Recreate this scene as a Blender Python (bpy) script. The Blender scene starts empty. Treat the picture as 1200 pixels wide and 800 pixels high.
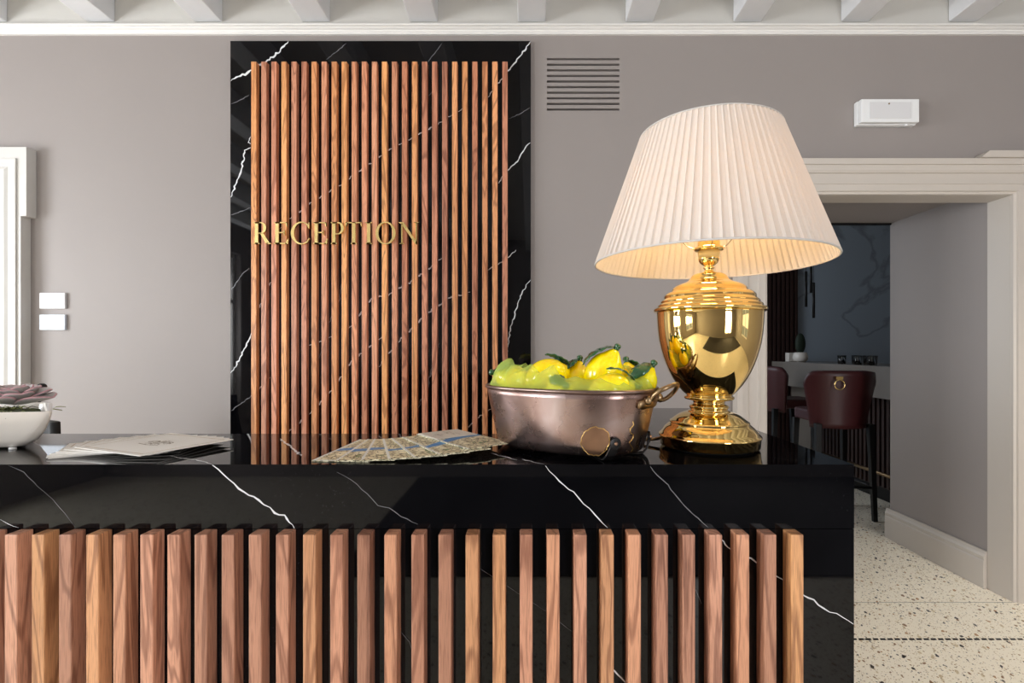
import bpy, bmesh, math, random
from mathutils import Vector, Matrix, noise
PI = math.pi
sc = bpy.context.scene
COL = sc.collection
CH = 1.28            # camera height, camera at x=0,y=0 looking along +y
F = 590.0            # focal length in 1200-wide pixels
RND = random.Random(7)

def P(px, py, Y):    # a point of the photograph at a known distance
    return Vector(((px - 620) / F * Y, Y, CH - (py - 410) / F * Y))
def PH(px, py, z):   # a point of the photograph on a known horizontal plane
    Y = (CH - z) * F / (py - 410)
    return Vector(((px - 620) / F * Y, Y, z))

# ------------------------------------------------------------------ helpers
def mw(o):
    m = Matrix.Identity(4)
    while o is not None:
        m = o.matrix_basis @ m
        o = o.parent
    return m

class MB:
    def __init__(s): s.v = []; s.f = []; s.m = []; s.sm = []
    def add(s, vs, fs, mi=0, smooth=False):
        b = len(s.v); s.v += [Vector(v) for v in vs]
        for f in fs:
            s.f.append([b + i for i in f]); s.m.append(mi); s.sm.append(smooth)
        return s
    def box(s, x0, x1, y0, y1, z0, z1, mi=0):
        v = [(x, y, z) for x in (x0, x1) for y in (y0, y1) for z in (z0, z1)]
        return s.add(v, [(0,1,3,2),(4,6,7,5),(0,4,5,1),(2,3,7,6),(0,2,6,4),(1,5,7,3)], mi)
    def quad(s, a, b, c, d, mi=0): return s.add([a,b,c,d], [(0,1,2,3)], mi)
    def prism(s, pts, axis, lo, hi, mi=0, smooth=False):
        # pts 2D polygon; axis 'x','y','z' is the extrusion direction
        def mk(p, t):
            if axis == 'x': return (t, p[0], p[1])
            if axis == 'y': return (p[0], t, p[1])
            return (p[0], p[1], t)
        n = len(pts)
        v = [mk(p, lo) for p in pts] + [mk(p, hi) for p in pts]
        f = [(i, (i+1) % n, n + (i+1) % n, n + i) for i in range(n)]
        s.add(v, f, mi, smooth)
        b = len(s.v) - 2*n
        s.f.append([b + i for i in range(n)][::-1]); s.m.append(mi); s.sm.append(False)
        s.f.append([b + n + i for i in range(n)]); s.m.append(mi); s.sm.append(False)
        return s
    def lathe(s, prof, c=(0,0,0), n=64, mi=0, cap=True):
        v = []; f = []
        for r, z in prof:
            for k in range(n):
                a = 2*PI*k/n
                v.append((c[0] + r*math.cos(a), c[1] + r*math.sin(a), c[2] + z))
        for i in range(len(prof) - 1):
            for k in range(n):
                k2 = (k+1) % n
                f.append((i*n+k, i*n+k2, (i+1)*n+k2, (i+1)*n+k))
        if cap:
            f.append(tuple(range(n))[::-1]); f.append(tuple((len(prof)-1)*n + k for k in range(n)))
        return s.add(v, f, mi, True)
    def tube(s, pts, r, n=10, mi=0, closed=False):
        pts = [Vector(p) for p in pts]; N = len(pts)
        rs = r if isinstance(r, (list, tuple)) else [r]*N
        v = []; prev = None
        for i, p in enumerate(pts):
            if closed: t = pts[(i+1) % N] - pts[i-1]
            else: t = pts[min(i+1, N-1)] - pts[max(i-1, 0)]
            t.normalize()
            if prev is None:
                up = Vector((0,0,1)) if abs(t.z) < .9 else Vector((1,0,0))
                a = t.cross(up).normalized()
            else:
                a = (prev - t*prev.dot(t)).normalized()
            prev = a; b = t.cross(a)
            for k in range(n):
                q = 2*PI*k/n
                v.append(p + (a*math.cos(q) + b*math.sin(q))*rs[i])
        f = []
        for i in range(N if closed else N-1):
            for k in range(n):
                k2 = (k+1) % n; j = (i+1) % N
                f.append((i*n+k, i*n+k2, j*n+k2, j*n+k))
        if not closed:
            f.append(tuple(range(n))[::-1]); f.append(tuple((N-1)*n + k for k in range(n)))
        return s.add(v, f, mi, True)
    def blob(s, c, rx, ry, rz, rot=None, nu=20, nv=12, mi=0, fn=None):
        rot = rot or Matrix.Identity(3); c = Vector(c); v = []; f = []
        for j in range(nv+1):
            th = PI*j/nv
            for k in range(nu):
                a = 2*PI*k/nu
                p = Vector((math.sin(th)*math.cos(a), math.sin(th)*math.sin(a), math.cos(th)))
                if fn: p = fn(p)
                v.append(c + rot @ Vector((p.x*rx, p.y*ry, p.z*rz)))
        for j in range(nv):
            for k in range(nu):
                k2 = (k+1) % nu
                f.append((j*nu+k, (j+1)*nu+k, (j+1)*nu+k2, j*nu+k2))
        return s.add(v, f, mi, True)
    def build(s, name, mats, parent=None, world=True, bevel=0, seg=2, solid=0, subsurf=0):
        me = bpy.data.meshes.new(name)
        vs = s.v
        if parent is not None and world:
            inv = mw(parent).inverted(); vs = [inv @ v for v in vs]
        me.from_pydata([tuple(v) for v in vs], [], s.f)
        if not isinstance(mats, (list, tuple)): mats = [mats]
        for m in mats: me.materials.append(m)
        for p, mi, sm in zip(me.polygons, s.m, s.sm):
            p.material_index = mi; p.use_smooth = sm
        bm = bmesh.new(); bm.from_mesh(me)
        bmesh.ops.remove_doubles(bm, verts=bm.verts, dist=1e-6)
        bmesh.ops.recalc_face_normals(bm, faces=bm.faces)
        bm.to_mesh(me); bm.free()
        o = bpy.data.objects.new(name, me); COL.objects.link(o)
        if parent is not None: o.parent = parent
        if bevel:
            b = o.modifiers.new('bevel', 'BEVEL'); b.width = bevel; b.segments = seg
            b.limit_method = 'ANGLE'; b.angle_limit = math.radians(40)
        if solid:
            q = o.modifiers.new('solid', 'SOLIDIFY'); q.thickness = solid; q.offset = 0
        if subsurf:
            q = o.modifiers.new('sub', 'SUBSURF'); q.levels = subsurf; q.render_levels = subsurf
        return o

def tag(o, label, cat, group=None):
    o['label'] = label; o['category'] = cat
    if group: o['group'] = group
    return o
def thing(name, label, cat, loc, rz=0, group=None):
    o = bpy.data.objects.new(name, None); COL.objects.link(o)
    o.empty_display_size = .05
    o.location = loc; o.rotation_euler = (0,0,rz)
    return tag(o, label, cat, group)
def struct(o): o['kind'] = 'structure'; return o
def dup(o, parent):
    c = o.copy(); COL.objects.link(c); c.parent = parent
    return c
def dup_tree(root, loc, rz, label, group=None):
    r = root.copy(); COL.objects.link(r); r.location = loc; r.rotation_euler = (0,0,rz); r['label'] = label
    if group: r['group'] = group
    for ch in list(root.children):
        c = dup(ch, r)
        for g in list(ch.children): dup(g, c)
    return r

# ------------------------------------------------------------------ materials
def lin(c):
    r = []
    for x in c[:3]:
        x /= 255.
        r.append(x/12.92 if x <= .04045 else ((x+.055)/1.055)**2.4)
    return (r[0], r[1], r[2], 1)
def newmat(name):
    m = bpy.data.materials.new(name); m.use_nodes = True
    nt = m.node_tree; b = nt.nodes['Principled BSDF']
    return m, nt, b
def N(nt, t, **kw):
    n = nt.nodes.new(t)
    for k, v in kw.items(): setattr(n, k, v)
    return n
def simple(name, rgb, rough=.5, metal=0, coat=0, noise_amt=0, nscale=8, bump=0, bscale=200, sub=0, ior=1.5):
    m, nt, b = newmat(name)
    b.inputs['Base Color'].default_value = lin(rgb); b.inputs['Roughness'].default_value = rough
    b.inputs['Metallic'].default_value = metal; b.inputs['Coat Weight'].default_value = coat
    b.inputs['IOR'].default_value = ior
    tc = N(nt, 'ShaderNodeTexCoord')
    if noise_amt:
        nz = N(nt, 'ShaderNodeTexNoise'); nz.inputs['Scale'].default_value = nscale; nz.inputs['Detail'].default_value = 4
        nt.links.new(tc.outputs['Object'], nz.inputs['Vector'])
        mx = N(nt, 'ShaderNodeMix', data_type='RGBA')
        mx.inputs[6].default_value = [c*(1-noise_amt) for c in lin(rgb)[:3]] + [1]
        mx.inputs[7].default_value = [min(1, c*(1+noise_amt)) for c in lin(rgb)[:3]] + [1]
        nt.links.new(nz.outputs['Fac'], mx.inputs[0]); nt.links.new(mx.outputs[2], b.inputs['Base Color'])
    if bump:
        nz = N(nt, 'ShaderNodeTexNoise'); nz.inputs['Scale'].default_value = bscale; nz.inputs['Detail'].default_value = 3
        nt.links.new(tc.outputs['Object'], nz.inputs['Vector'])
        bp = N(nt, 'ShaderNodeBump'); bp.inputs['Strength'].default_value = bump; bp.inputs['Distance'].default_value = .002
        nt.links.new(nz.outputs['Fac'], bp.inputs['Height']); nt.links.new(bp.outputs['Normal'], b.inputs['Normal'])
    if sub:
        b.inputs['Subsurface Weight'].default_value = sub; b.inputs['Subsurface Radius'].default_value = (.01,.006,.003)
    return m

M = {}
M['wall'] = simple('taupe_paint', (150,142,138), .6, noise_amt=.03, nscale=2, bump=.08, bscale=60)
M['white'] = simple('white_paint', (232,229,225), .4, noise_amt=.015, nscale=5)
M['casing'] = simple('cream_casing_paint', (200,191,181), .42, noise_amt=.02, nscale=5)
M['ceiling'] = simple('cream_ceiling_board', (204,201,195), .6, noise_amt=.04, nscale=3)
M['beam'] = simple('white_beam_paint', (226,226,228), .45, noise_amt=.06, nscale=9, bump=.25, bscale=40)
M['black_hole'] = simple('black_recess', (8,8,8), .8)
M['iron'] = simple('black_iron', (28,26,26), .38, metal=.6, noise_amt=.3, nscale=40)
M['rubber'] = simple('black_rubber', (14,14,14), .6)
M['black_metal'] = simple('matt_black_metal', (16,15,15), .4, metal=.3)
M['brass'] = simple('polished_brass', (240,208,136), .04, metal=1)
M['brass_dull'] = simple('aged_brass', (150,126,96), .3, metal=1, noise_amt=.25, nscale=60)
M['gold_letter'] = simple('polished_gold', (255,226,150), .24, metal=1)
M['socket'] = simple('cream_socket', (232,205,140), .3)
M['wire'] = simple('steel_wire', (190,185,175), .25, metal=1)
M['leather'] = simple('oxblood_leather', (62,20,22), .42, noise_amt=.15, nscale=20, bump=.2, bscale=150)
M['dark_wood'] = simple('dark_stained_wood', (52,34,30), .4, noise_amt=.2, nscale=12)
M['ceramic'] = simple('white_glazed_ceramic', (232,224,214), .22, noise_amt=.02, nscale=12, coat=.3)
M['bar_marble'] = simple('grey_stone_slab', (120,112,104), .25, noise_amt=.12, nscale=5)
M['door_white'] = simple('door_white_paint', (206,203,198), .42)
M['switch'] = simple('white_switch_plastic', (222,221,222), .3)
M['switch_marble'] = simple('pale_marbled_plate', (206,213,224), .25, noise_amt=.18, nscale=60)
M['plastic'] = simple('white_plastic', (238,238,238), .35)
M['moss'] = simple('moss_green', (62,72,28), .85, noise_amt=.6, nscale=90)
M['moss2'] = simple('pale_grass', (150,158,96), .7)
M['leaf'] = simple('glazed_dark_green', (30,82,46), .12, noise_amt=.3, nscale=60, coat=.6)
M['black_leaf'] = simple('black_pod', (16,14,16), .4)
M['office'] = simple('black_mesh_fabric', (18,18,19), .7)
M['bark'] = simple('dark_soil', (34,28,22), .9)
M['cactus'] = simple('dark_cactus', (26,40,26), .7)
M['vein'] = simple('white_quartz_vein', (225,226,228), .12)
M['vein_dim'] = simple('grey_quartz_vein', (112,112,116), .12)
M['vein_dark'] = simple('dark_vein', (72,76,82), .3)
M['floor_line'] = simple('dark_joint', (70,62,52), .5)
M['tess'] = simple('black_tessera', (22,20,20), .2)
M['paper_edge'] = simple('white_paper_edge', (232,236,242), .7)

def m_glass():
    m, nt, b = newmat('clear_glass')
    b.inputs['Base Color'].default_value = (1,1,1,1); b.inputs['Transmission Weight'].default_value = 1
    b.inputs['Roughness'].default_value = .02; b.inputs['IOR'].default_value = 1.45
    return m
M['glass'] = m_glass()

def m_diff():
    m, nt, b = newmat('frosted_diffuser')
    b.inputs['Base Color'].default_value = lin((240,240,236)); b.inputs['Roughness'].default_value = .15
    b.inputs['Transmission Weight'].default_value = .35
    return m
M['diffuser'] = m_diff()

def m_black_marble():
    m, nt, b = newmat('polished_black_marble')
    tc = N(nt, 'ShaderNodeTexCoord')
    nz = N(nt, 'ShaderNodeTexNoise'); nz.inputs['Scale'].default_value = 6; nz.inputs['Detail'].default_value = 6
    nt.links.new(tc.outputs['Object'], nz.inputs['Vector'])
    cr = N(nt, 'ShaderNodeValToRGB')
    cr.color_ramp.elements[0].position = .35; cr.color_ramp.elements[0].color = lin((6,6,8))
    cr.color_ramp.elements[1].position = .8; cr.color_ramp.elements[1].color = lin((14,14,17))
    nt.links.new(nz.outputs['Fac'], cr.inputs[0])
    # clusters of tiny pale specks
    v = N(nt, 'ShaderNodeTexVoronoi'); v.inputs['Scale'].default_value = 160
    nt.links.new(tc.outputs['Object'], v.inputs['Vector'])
    lt = N(nt, 'ShaderNodeMath', operation='LESS_THAN'); lt.inputs[1].default_value = .10
    nt.links.new(v.outputs['Distance'], lt.inputs[0])
    n2 = N(nt, 'ShaderNodeTexNoise'); n2.inputs['Scale'].default_value = 4; n2.inputs['Detail'].default_value = 5
    nt.links.new(tc.outputs['Object'], n2.inputs['Vector'])
    g = N(nt, 'ShaderNodeMapRange'); g.inputs[1].default_value = .56; g.inputs[2].default_value = .72
    nt.links.new(n2.outputs['Fac'], g.inputs[0])
    mu = N(nt, 'ShaderNodeMath', operation='MULTIPLY'); nt.links.new(lt.outputs[0], mu.inputs[0]); nt.links.new(g.outputs[0], mu.inputs[1])
    mx = N(nt, 'ShaderNodeMix', data_type='RGBA'); mx.inputs[7].default_value = lin((84,84,88))
    nt.links.new(mu.outputs[0], mx.inputs[0]); nt.links.new(cr.outputs[0], mx.inputs[6])
    nt.links.new(mx.outputs[2], b.inputs['Base Color'])
    b.inputs['Roughness'].default_value = .03; b.inputs['IOR'].default_value = 1.34
    return m
M['black'] = m_black_marble()

def m_wood(name, zs, cols):
    m, nt, b = newmat(name)
    tc = N(nt, 'ShaderNodeTexCoord'); oi = N(nt, 'ShaderNodeObjectInfo')
    of = N(nt, 'ShaderNodeVectorMath', operation='SCALE'); of.inputs[0].default_value = (37, 13, 91)
    nt.links.new(oi.outputs['Random'], of.inputs['Scale'])
    ad = N(nt, 'ShaderNodeVectorMath', operation='ADD')
    nt.links.new(tc.outputs['Object'], ad.inputs[0]); nt.links.new(of.outputs[0], ad.inputs[1])
    mp = N(nt, 'ShaderNodeMapping'); mp.inputs['Scale'].default_value = (1, 1, zs)
    nt.links.new(ad.outputs[0], mp.inputs[0])
    # broad figure: distorted bands
    nf = N(nt, 'ShaderNodeTexNoise'); nf.inputs['Scale'].default_value = 11; nf.inputs['Detail'].default_value = 3; nf.inputs['Distortion'].default_value = 1.2
    nt.links.new(mp.outputs[0], nf.inputs['Vector'])
    sn = N(nt, 'ShaderNodeMath', operation='MULTIPLY'); sn.inputs[1].default_value = 55
    nt.links.new(nf.outputs['Fac'], sn.inputs[0])
    s2 = N(nt, 'ShaderNodeMath', operation='SINE'); nt.links.new(sn.outputs[0], s2.inputs[0])
    # fine pores
    mp2 = N(nt, 'ShaderNodeMapping'); mp2.inputs['Scale'].default_value = (1, 1, .03)
    nt.links.new(ad.outputs[0], mp2.inputs[0])
    np_ = N(nt, 'ShaderNodeTexNoise'); np_.inputs['Scale'].default_value = 900; np_.inputs['Detail'].default_value = 3
    nt.links.new(mp2.outputs[0], np_.inputs['Vector'])
    base = N(nt, 'ShaderNodeValToRGB')
    els = base.color_ramp.elements
    els[0].position = 0; els[0].color = lin(cols[0]); els[1].position = 1; els[1].color = lin(cols[-1])
    for i, c in enumerate(cols[1:-1]):
        e = els.new((i+1)/(len(cols)-1)); e.color = lin(c)
    base.color_ramp.interpolation = 'CONSTANT' if False else 'LINEAR'
    nt.links.new(oi.outputs['Random'], base.inputs[0])
    dk = N(nt, 'ShaderNodeMix', data_type='RGBA', blend_type='MULTIPLY'); dk.inputs[7].default_value = (.46,.38,.36,1)
    mr = N(nt, 'ShaderNodeMapRange'); mr.inputs[1].default_value = .1; mr.inputs[2].default_value = 1; mr.inputs[4].default_value = .8
    nt.links.new(s2.outputs[0], mr.inputs[0]); nt.links.new(mr.outputs[0], dk.inputs[0]); nt.links.new(base.outputs[0], dk.inputs[6])
    dk2 = N(nt, 'ShaderNodeMix', data_type='RGBA', blend_type='MULTIPLY'); dk2.inputs[7].default_value = (.42,.33,.28,1)
    mr2 = N(nt, 'ShaderNodeMapRange'); mr2.inputs[1].default_value = .48; mr2.inputs[2].default_value = .72; mr2.inputs[4].default_value = .75
    nt.links.new(np_.outputs['Fac'], mr2.inputs[0]); nt.links.new(mr2.outputs[0], dk2.inputs[0]); nt.links.new(dk.outputs[2], dk2.inputs[6])
    # slow tone drift
    nd = N(nt, 'ShaderNodeTexNoise'); nd.inputs['Scale'].default_value = 2.2; nt.links.new(ad.outputs[0], nd.inputs['Vector'])
    dk3 = N(nt, 'ShaderNodeMix', data_type='RGBA', blend_type='MULTIPLY'); dk3.inputs[7].default_value = (.6,.55,.55,1)
    mr3 = N(nt, 'ShaderNodeMapRange'); mr3.inputs[1].default_value = .45; mr3.inputs[2].default_value = .75; mr3.inputs[4].default_value = .7
    nt.links.new(nd.outputs['Fac'], mr3.inputs[0]); nt.links.new(mr3.outputs[0], dk3.inputs[0]); nt.links.new(dk2.outputs[2], dk3.inputs[6])
    nt.links.new(dk3.outputs[2], b.inputs['Base Color'])
    b.inputs['Roughness'].default_value = .38
    return m
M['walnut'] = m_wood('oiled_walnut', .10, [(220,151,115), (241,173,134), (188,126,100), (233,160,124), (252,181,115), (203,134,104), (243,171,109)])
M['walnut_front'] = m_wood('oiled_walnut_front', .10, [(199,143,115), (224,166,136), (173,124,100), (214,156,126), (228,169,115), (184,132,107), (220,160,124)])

def m_terrazzo():
    m, nt, b = newmat('terrazzo')
    tc = N(nt, 'ShaderNodeTexCoord')
    mp = N(nt, 'ShaderNodeMapping'); mp.inputs['Rotation'].default_value = (0,0,.5)
    nt.links.new(tc.outputs['Object'], mp.inputs[0])
    nz = N(nt, 'ShaderNodeTexNoise'); nz.inputs['Scale'].default_value = 60
    nt.links.new(mp.outputs[0], nz.inputs['Vector'])
    wob = N(nt, 'ShaderNodeVectorMath', operation='SCALE'); wob.inputs['Scale'].default_value = .012
    nt.links.new(nz.outputs['Color'], wob.inputs[0])
    ad = N(nt, 'ShaderNodeVectorMath', operation='ADD'); nt.links.new(mp.outputs[0], ad.inputs[0]); nt.links.new(wob.outputs[0], ad.inputs[1])
    col = None
    prev = lin((250,240,220))
    layers = [(75, .22, [(150,118,78),(196,172,132),(206,184,146),(60,52,46),(168,132,86),(214,196,162)], (1,1,1)),
              (48, .235, [(32,28,26),(176,128,72),(206,186,150),(140,104,66),(40,34,30),(214,196,160)], (1,.6,1)),
              (120, .22, [(120,100,74),(190,164,120),(214,198,166),(96,84,70),(196,176,140),(150,116,74)], (1,1,1))]
    for sc_, th, cols, st in layers:
        m2 = N(nt, 'ShaderNodeMapping'); m2.inputs['Scale'].default_value = st; nt.links.new(ad.outputs[0], m2.inputs[0])
        v = N(nt, 'ShaderNodeTexVoronoi'); v.inputs['Scale'].default_value = sc_; nt.links.new(m2.outputs[0], v.inputs['Vector'])
        sep = N(nt, 'ShaderNodeSeparateColor'); nt.links.new(v.outputs['Color'], sep.inputs[0])
        tm = N(nt, 'ShaderNodeMath', operation='MULTIPLY'); tm.inputs[1].default_value = th*1.6; nt.links.new(sep.outputs[0], tm.inputs[0])
        lt = N(nt, 'ShaderNodeMath', operation='LESS_THAN'); nt.links.new(v.outputs['Distance'], lt.inputs[0]); nt.links.new(tm.outputs[0], lt.inputs[1])
        cr = N(nt, 'ShaderNodeValToRGB'); cr.color_ramp.interpolation = 'CONSTANT'
        e = cr.color_ramp.elements; e[0].color = lin(cols[0]); e[1].position = 1/6; e[1].color = lin(cols[1])
        for i in range(2, 6): q = e.new(i/6); q.color = lin(cols[i])
        nt.links.new(sep.outputs[1], cr.inputs[0])
        mx = N(nt, 'ShaderNodeMix', data_type='RGBA'); nt.links.new(lt.outputs[0], mx.inputs[0]); nt.links.new(cr.outputs[0], mx.inputs[7])
        if col is None: mx.inputs[6].default_value = prev
        else: nt.links.new(col, mx.inputs[6])
        col = mx.outputs[2]
    nt.links.new(col, b.inputs['Base Color']); b.inputs['Roughness'].default_value = .3
    return m
M['terrazzo'] = m_terrazzo()

def m_veined():
    m, nt, b = newmat('grey_blue_marble')
    tc = N(nt, 'ShaderNodeTexCoord')
    nz = N(nt, 'ShaderNodeTexNoise'); nz.inputs['Scale'].default_value = 1.1; nz.inputs['Detail'].default_value = 9; nz.inputs['Distortion'].default_value = .6
    nt.links.new(tc.outputs['Object'], nz.inputs['Vector'])
    sb = N(nt, 'ShaderNodeMath', operation='SUBTRACT'); sb.inputs[1].default_value = .5; nt.links.new(nz.outputs['Fac'], sb.inputs[0])
    ab = N(nt, 'ShaderNodeMath', operation='ABSOLUTE'); nt.links.new(sb.outputs[0], ab.inputs[0])
    cr = N(nt, 'ShaderNodeValToRGB'); e = cr.color_ramp.elements
    e[0].color = lin((138,146,154)); e[0].position = 0; e[1].color = lin((164,175,186)); e[1].position = .03
    nt.links.new(ab.outputs[0], cr.inputs[0]); nt.links.new(cr.outputs[0], b.inputs['Base Color'])
    b.inputs['Roughness'].default_value = .25
    return m
M['marble'] = m_veined()

def m_copper():
    m, nt, b = newmat('worn_tinned_copper')
    tc = N(nt, 'ShaderNodeTexCoord')
    nz = N(nt, 'ShaderNodeTexNoise'); nz.inputs['Scale'].default_value = 9; nz.inputs['Detail'].default_value = 6; nz.inputs['Distortion'].default_value = .8
    nt.links.new(tc.outputs['Object'], nz.inputs['Vector'])
    cr = N(nt, 'ShaderNodeValToRGB'); e = cr.color_ramp.elements
    e[0].position = .32; e[0].color = lin((132,108,100)); e[1].position = .72; e[1].color = lin((172,156,154))
    q = e.new(.5); q.color = lin((152,128,122))
    nt.links.new(nz.outputs['Fac'], cr.inputs[0])
    # copper-coloured worn patch near the strap foot
    nt.links.new(cr.outputs[0], b.inputs['Base Color'])
    n2 = N(nt, 'ShaderNodeTexNoise'); n2.inputs['Scale'].default_value = 30; n2.inputs['Detail'].default_value = 4
    nt.links.new(tc.outputs['Object'], n2.inputs['Vector'])
    mr = N(nt, 'ShaderNodeMapRange'); mr.inputs[3].default_value = .2; mr.inputs[4].default_value = .36
    nt.links.new(n2.outputs['Fac'], mr.inputs[0]); nt.links.new(mr.outputs[0], b.inputs['Roughness'])
    b.inputs['Metallic'].default_value = 1
    n3 = N(nt, 'ShaderNodeTexNoise'); n3.inputs['Scale'].default_value = 14; nt.links.new(tc.outputs['Object'], n3.inputs['Vector'])
    bp = N(nt, 'ShaderNodeBump'); bp.inputs['Strength'].default_value = .35; bp.inputs['Distance'].default_value = .004
    nt.links.new(n3.outputs['Fac'], bp.inputs['Height']); nt.links.new(bp.outputs['Normal'], b.inputs['Normal'])
    return m
M['copper'] = m_copper()
M['copper_warm'] = simple('warm_copper_patch', (172,136,112), .3, metal=1, noise_amt=.2, nscale=50)
M['solder'] = simple('brass_solder_line', (214,176,110), .3, metal=1)

def m_lemon():
    m, nt, b = newmat('glazed_lemon_yellow')
    tc = N(nt, 'ShaderNodeTexCoord')
    nz = N(nt, 'ShaderNodeTexNoise'); nz.inputs['Scale'].default_value = 28; nz.inputs['Detail'].default_value = 4
    nt.links.new(tc.outputs['Object'], nz.inputs['Vector'])
    cr = N(nt, 'ShaderNodeValToRGB'); e = cr.color_ramp.elements
    e[0].position = .35; e[0].color = lin((255,216,0)); e[1].position = .6; e[1].color = lin((255,244,0))
    nt.links.new(nz.outputs['Fac'], cr.inputs[0]); nt.links.new(cr.outputs[0], b.inputs['Base Color'])
    n2 = N(nt, 'ShaderNodeTexNoise'); n2.inputs['Scale'].default_value = 110; nt.links.new(tc.outputs['Object'], n2.inputs['Vector'])
    bp = N(nt, 'ShaderNodeBump'); bp.inputs['Strength'].default_value = .35; bp.inputs['Distance'].default_value = .002
    nt.links.new(n2.outputs['Fac'], bp.inputs['Height']); nt.links.new(bp.outputs['Normal'], b.inputs['Normal'])
    b.inputs['Roughness'].default_value = .12; b.inputs['Coat Weight'].default_value = .5
    return m
M['lemon'] = m_lemon()

def m_sheer(name, rgb, alpha, trans_rgb=None):
    m = bpy.data.materials.new(name); m.use_nodes = True; nt = m.node_tree; nt.nodes.clear()
    out = N(nt, 'ShaderNodeOutputMaterial')
    d = N(nt, 'ShaderNodeBsdfDiffuse'); d.inputs[0].default_value = lin(rgb)
    t = N(nt, 'ShaderNodeBsdfTranslucent'); t.inputs[0].default_value = lin(rgb)
    g = N(nt, 'ShaderNodeBsdfTransparent')
    a = N(nt, 'ShaderNodeMixShader'); a.inputs[0].default_value = .45
    nt.links.new(d.outputs[0], a.inputs[1]); nt.links.new(t.outputs[0], a.inputs[2])
    c = N(nt, 'ShaderNodeMixShader'); c.inputs[0].default_value = alpha
    nt.links.new(g.outputs[0], c.inputs[1]); nt.links.new(a.outputs[0], c.inputs[2])
    nt.links.new(c.outputs[0], out.inputs[0])
    return m
M['tulle'] = m_sheer('lime_green_tulle', (214,240,128), .42)

def m_shade():
    m = bpy.data.materials.new('ivory_pleated_silk'); m.use_nodes = True; nt = m.node_tree; nt.nodes.clear()
    out = N(nt, 'ShaderNodeOutputMaterial')
    d = N(nt, 'ShaderNodeBsdfDiffuse'); d.inputs[0].default_value = lin((210,205,200))
    t = N(nt, 'ShaderNodeBsdfTranslucent'); t.inputs[0].default_value = lin((244,212,168))
    a = N(nt, 'ShaderNodeMixShader'); a.inputs[0].default_value = .125
    nt.links.new(d.outputs[0], a.inputs[1]); nt.links.new(t.outputs[0], a.inputs[2])
    nt.links.new(a.outputs[0], out.inputs[0])
    return m
M['shade'] = m_shade()

def m_emit(name, rgb, s):
    m = bpy.data.materials.new(name); m.use_nodes = True; nt = m.node_tree; nt.nodes.clear()
    out = N(nt, 'ShaderNodeOutputMaterial'); e = N(nt, 'ShaderNodeEmission')
    e.inputs[0].default_value = lin(rgb); e.inputs[1].default_value = s
    nt.links.new(e.outputs[0], out.inputs[0]); return m
BULB = 68
M['bulb'] = m_emit('lit_bulb', (255,210,148), BULB)

def m_succ():
    m, nt, b = newmat('succulent_leaf')
    tc = N(nt, 'ShaderNodeTexCoord')
    at = N(nt, 'ShaderNodeAttribute', attribute_name='edge')
    cr = N(nt, 'ShaderNodeValToRGB'); e = cr.color_ramp.elements
    e[0].position = .0; e[0].color = lin((186,182,178)); e[1].position = 1; e[1].color = lin((206,160,166))
    q = e.new(.75); q.color = lin((188,174,174))
    nt.links.new(at.outputs['Fac'], cr.inputs[0]); nt.links.new(cr.outputs[0], b.inputs['Base Color'])
    b.inputs['Roughness'].default_value = .45
    return m
M['succ'] = m_succ()

def m_map():
    m, nt, b = newmat('printed_city_map')
    tc = N(nt, 'ShaderNodeTexCoord')     # local: x 0..W across, y 0..L along
    oi = N(nt, 'ShaderNodeObjectInfo')
    v = N(nt, 'ShaderNodeTexVoronoi', feature='DISTANCE_TO_EDGE'); v.inputs['Scale'].default_value = 95
    nt.links.new(tc.outputs['Object'], v.inputs['Vector'])
    cr = N(nt, 'ShaderNodeValToRGB'); e = cr.color_ramp.elements
    e[0].position = .02; e[0].color = lin((92,92,70)); e[1].position = .09; e[1].color = lin((250,246,224))
    nt.links.new(v.outputs['Distance'], cr.inputs[0])
    n2 = N(nt, 'ShaderNodeTexNoise'); n2.inputs['Scale'].default_value = 60; n2.inputs['Detail'].default_value = 4
    nt.links.new(tc.outputs['Object'], n2.inputs['Vector'])
    r2 = N(nt, 'ShaderNodeValToRGB'); e = r2.color_ramp.elements
    e[0].position = .42; e[0].color = lin((172,160,118)); e[1].position = .58; e[1].color = lin((255,250,232))
    nt.links.new(n2.outputs['Fac'], r2.inputs[0])
    mm = N(nt, 'ShaderNodeMix', data_type='RGBA', blend_type='MULTIPLY'); mm.inputs[0].default_value = .7
    nt.links.new(cr.outputs[0], mm.inputs[6]); nt.links.new(r2.outputs[0], mm.inputs[7])
    nt.links.new(mm.outputs[2], b.inputs['Base Color']); b.inputs['Roughness'].default_value = .35
    return m
M['map'] = m_map()
M['map_blue'] = simple('printed_river_blue', (40,130,190), .35)
M['map_green'] = simple('printed_park_green', (60,110,60), .35)
M['map_white'] = simple('white_map_margin', (226,228,224), .4)
M['cover'] = simple('cream_map_cover', (214,204,190), .45, noise_amt=.05, nscale=60)
M['sketch'] = simple('brown_print', (140,122,100), .5)
M['card'] = simple('cream_card', (236,231,224), .5, noise_amt=.02, nscale=40)
M['card_gold'] = simple('gold_foil_line', (176,150,100), .35, metal=.4)
M['edge_gold'] = simple('dark_gold_edge', (110,92,56), .4, metal=.3)

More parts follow.
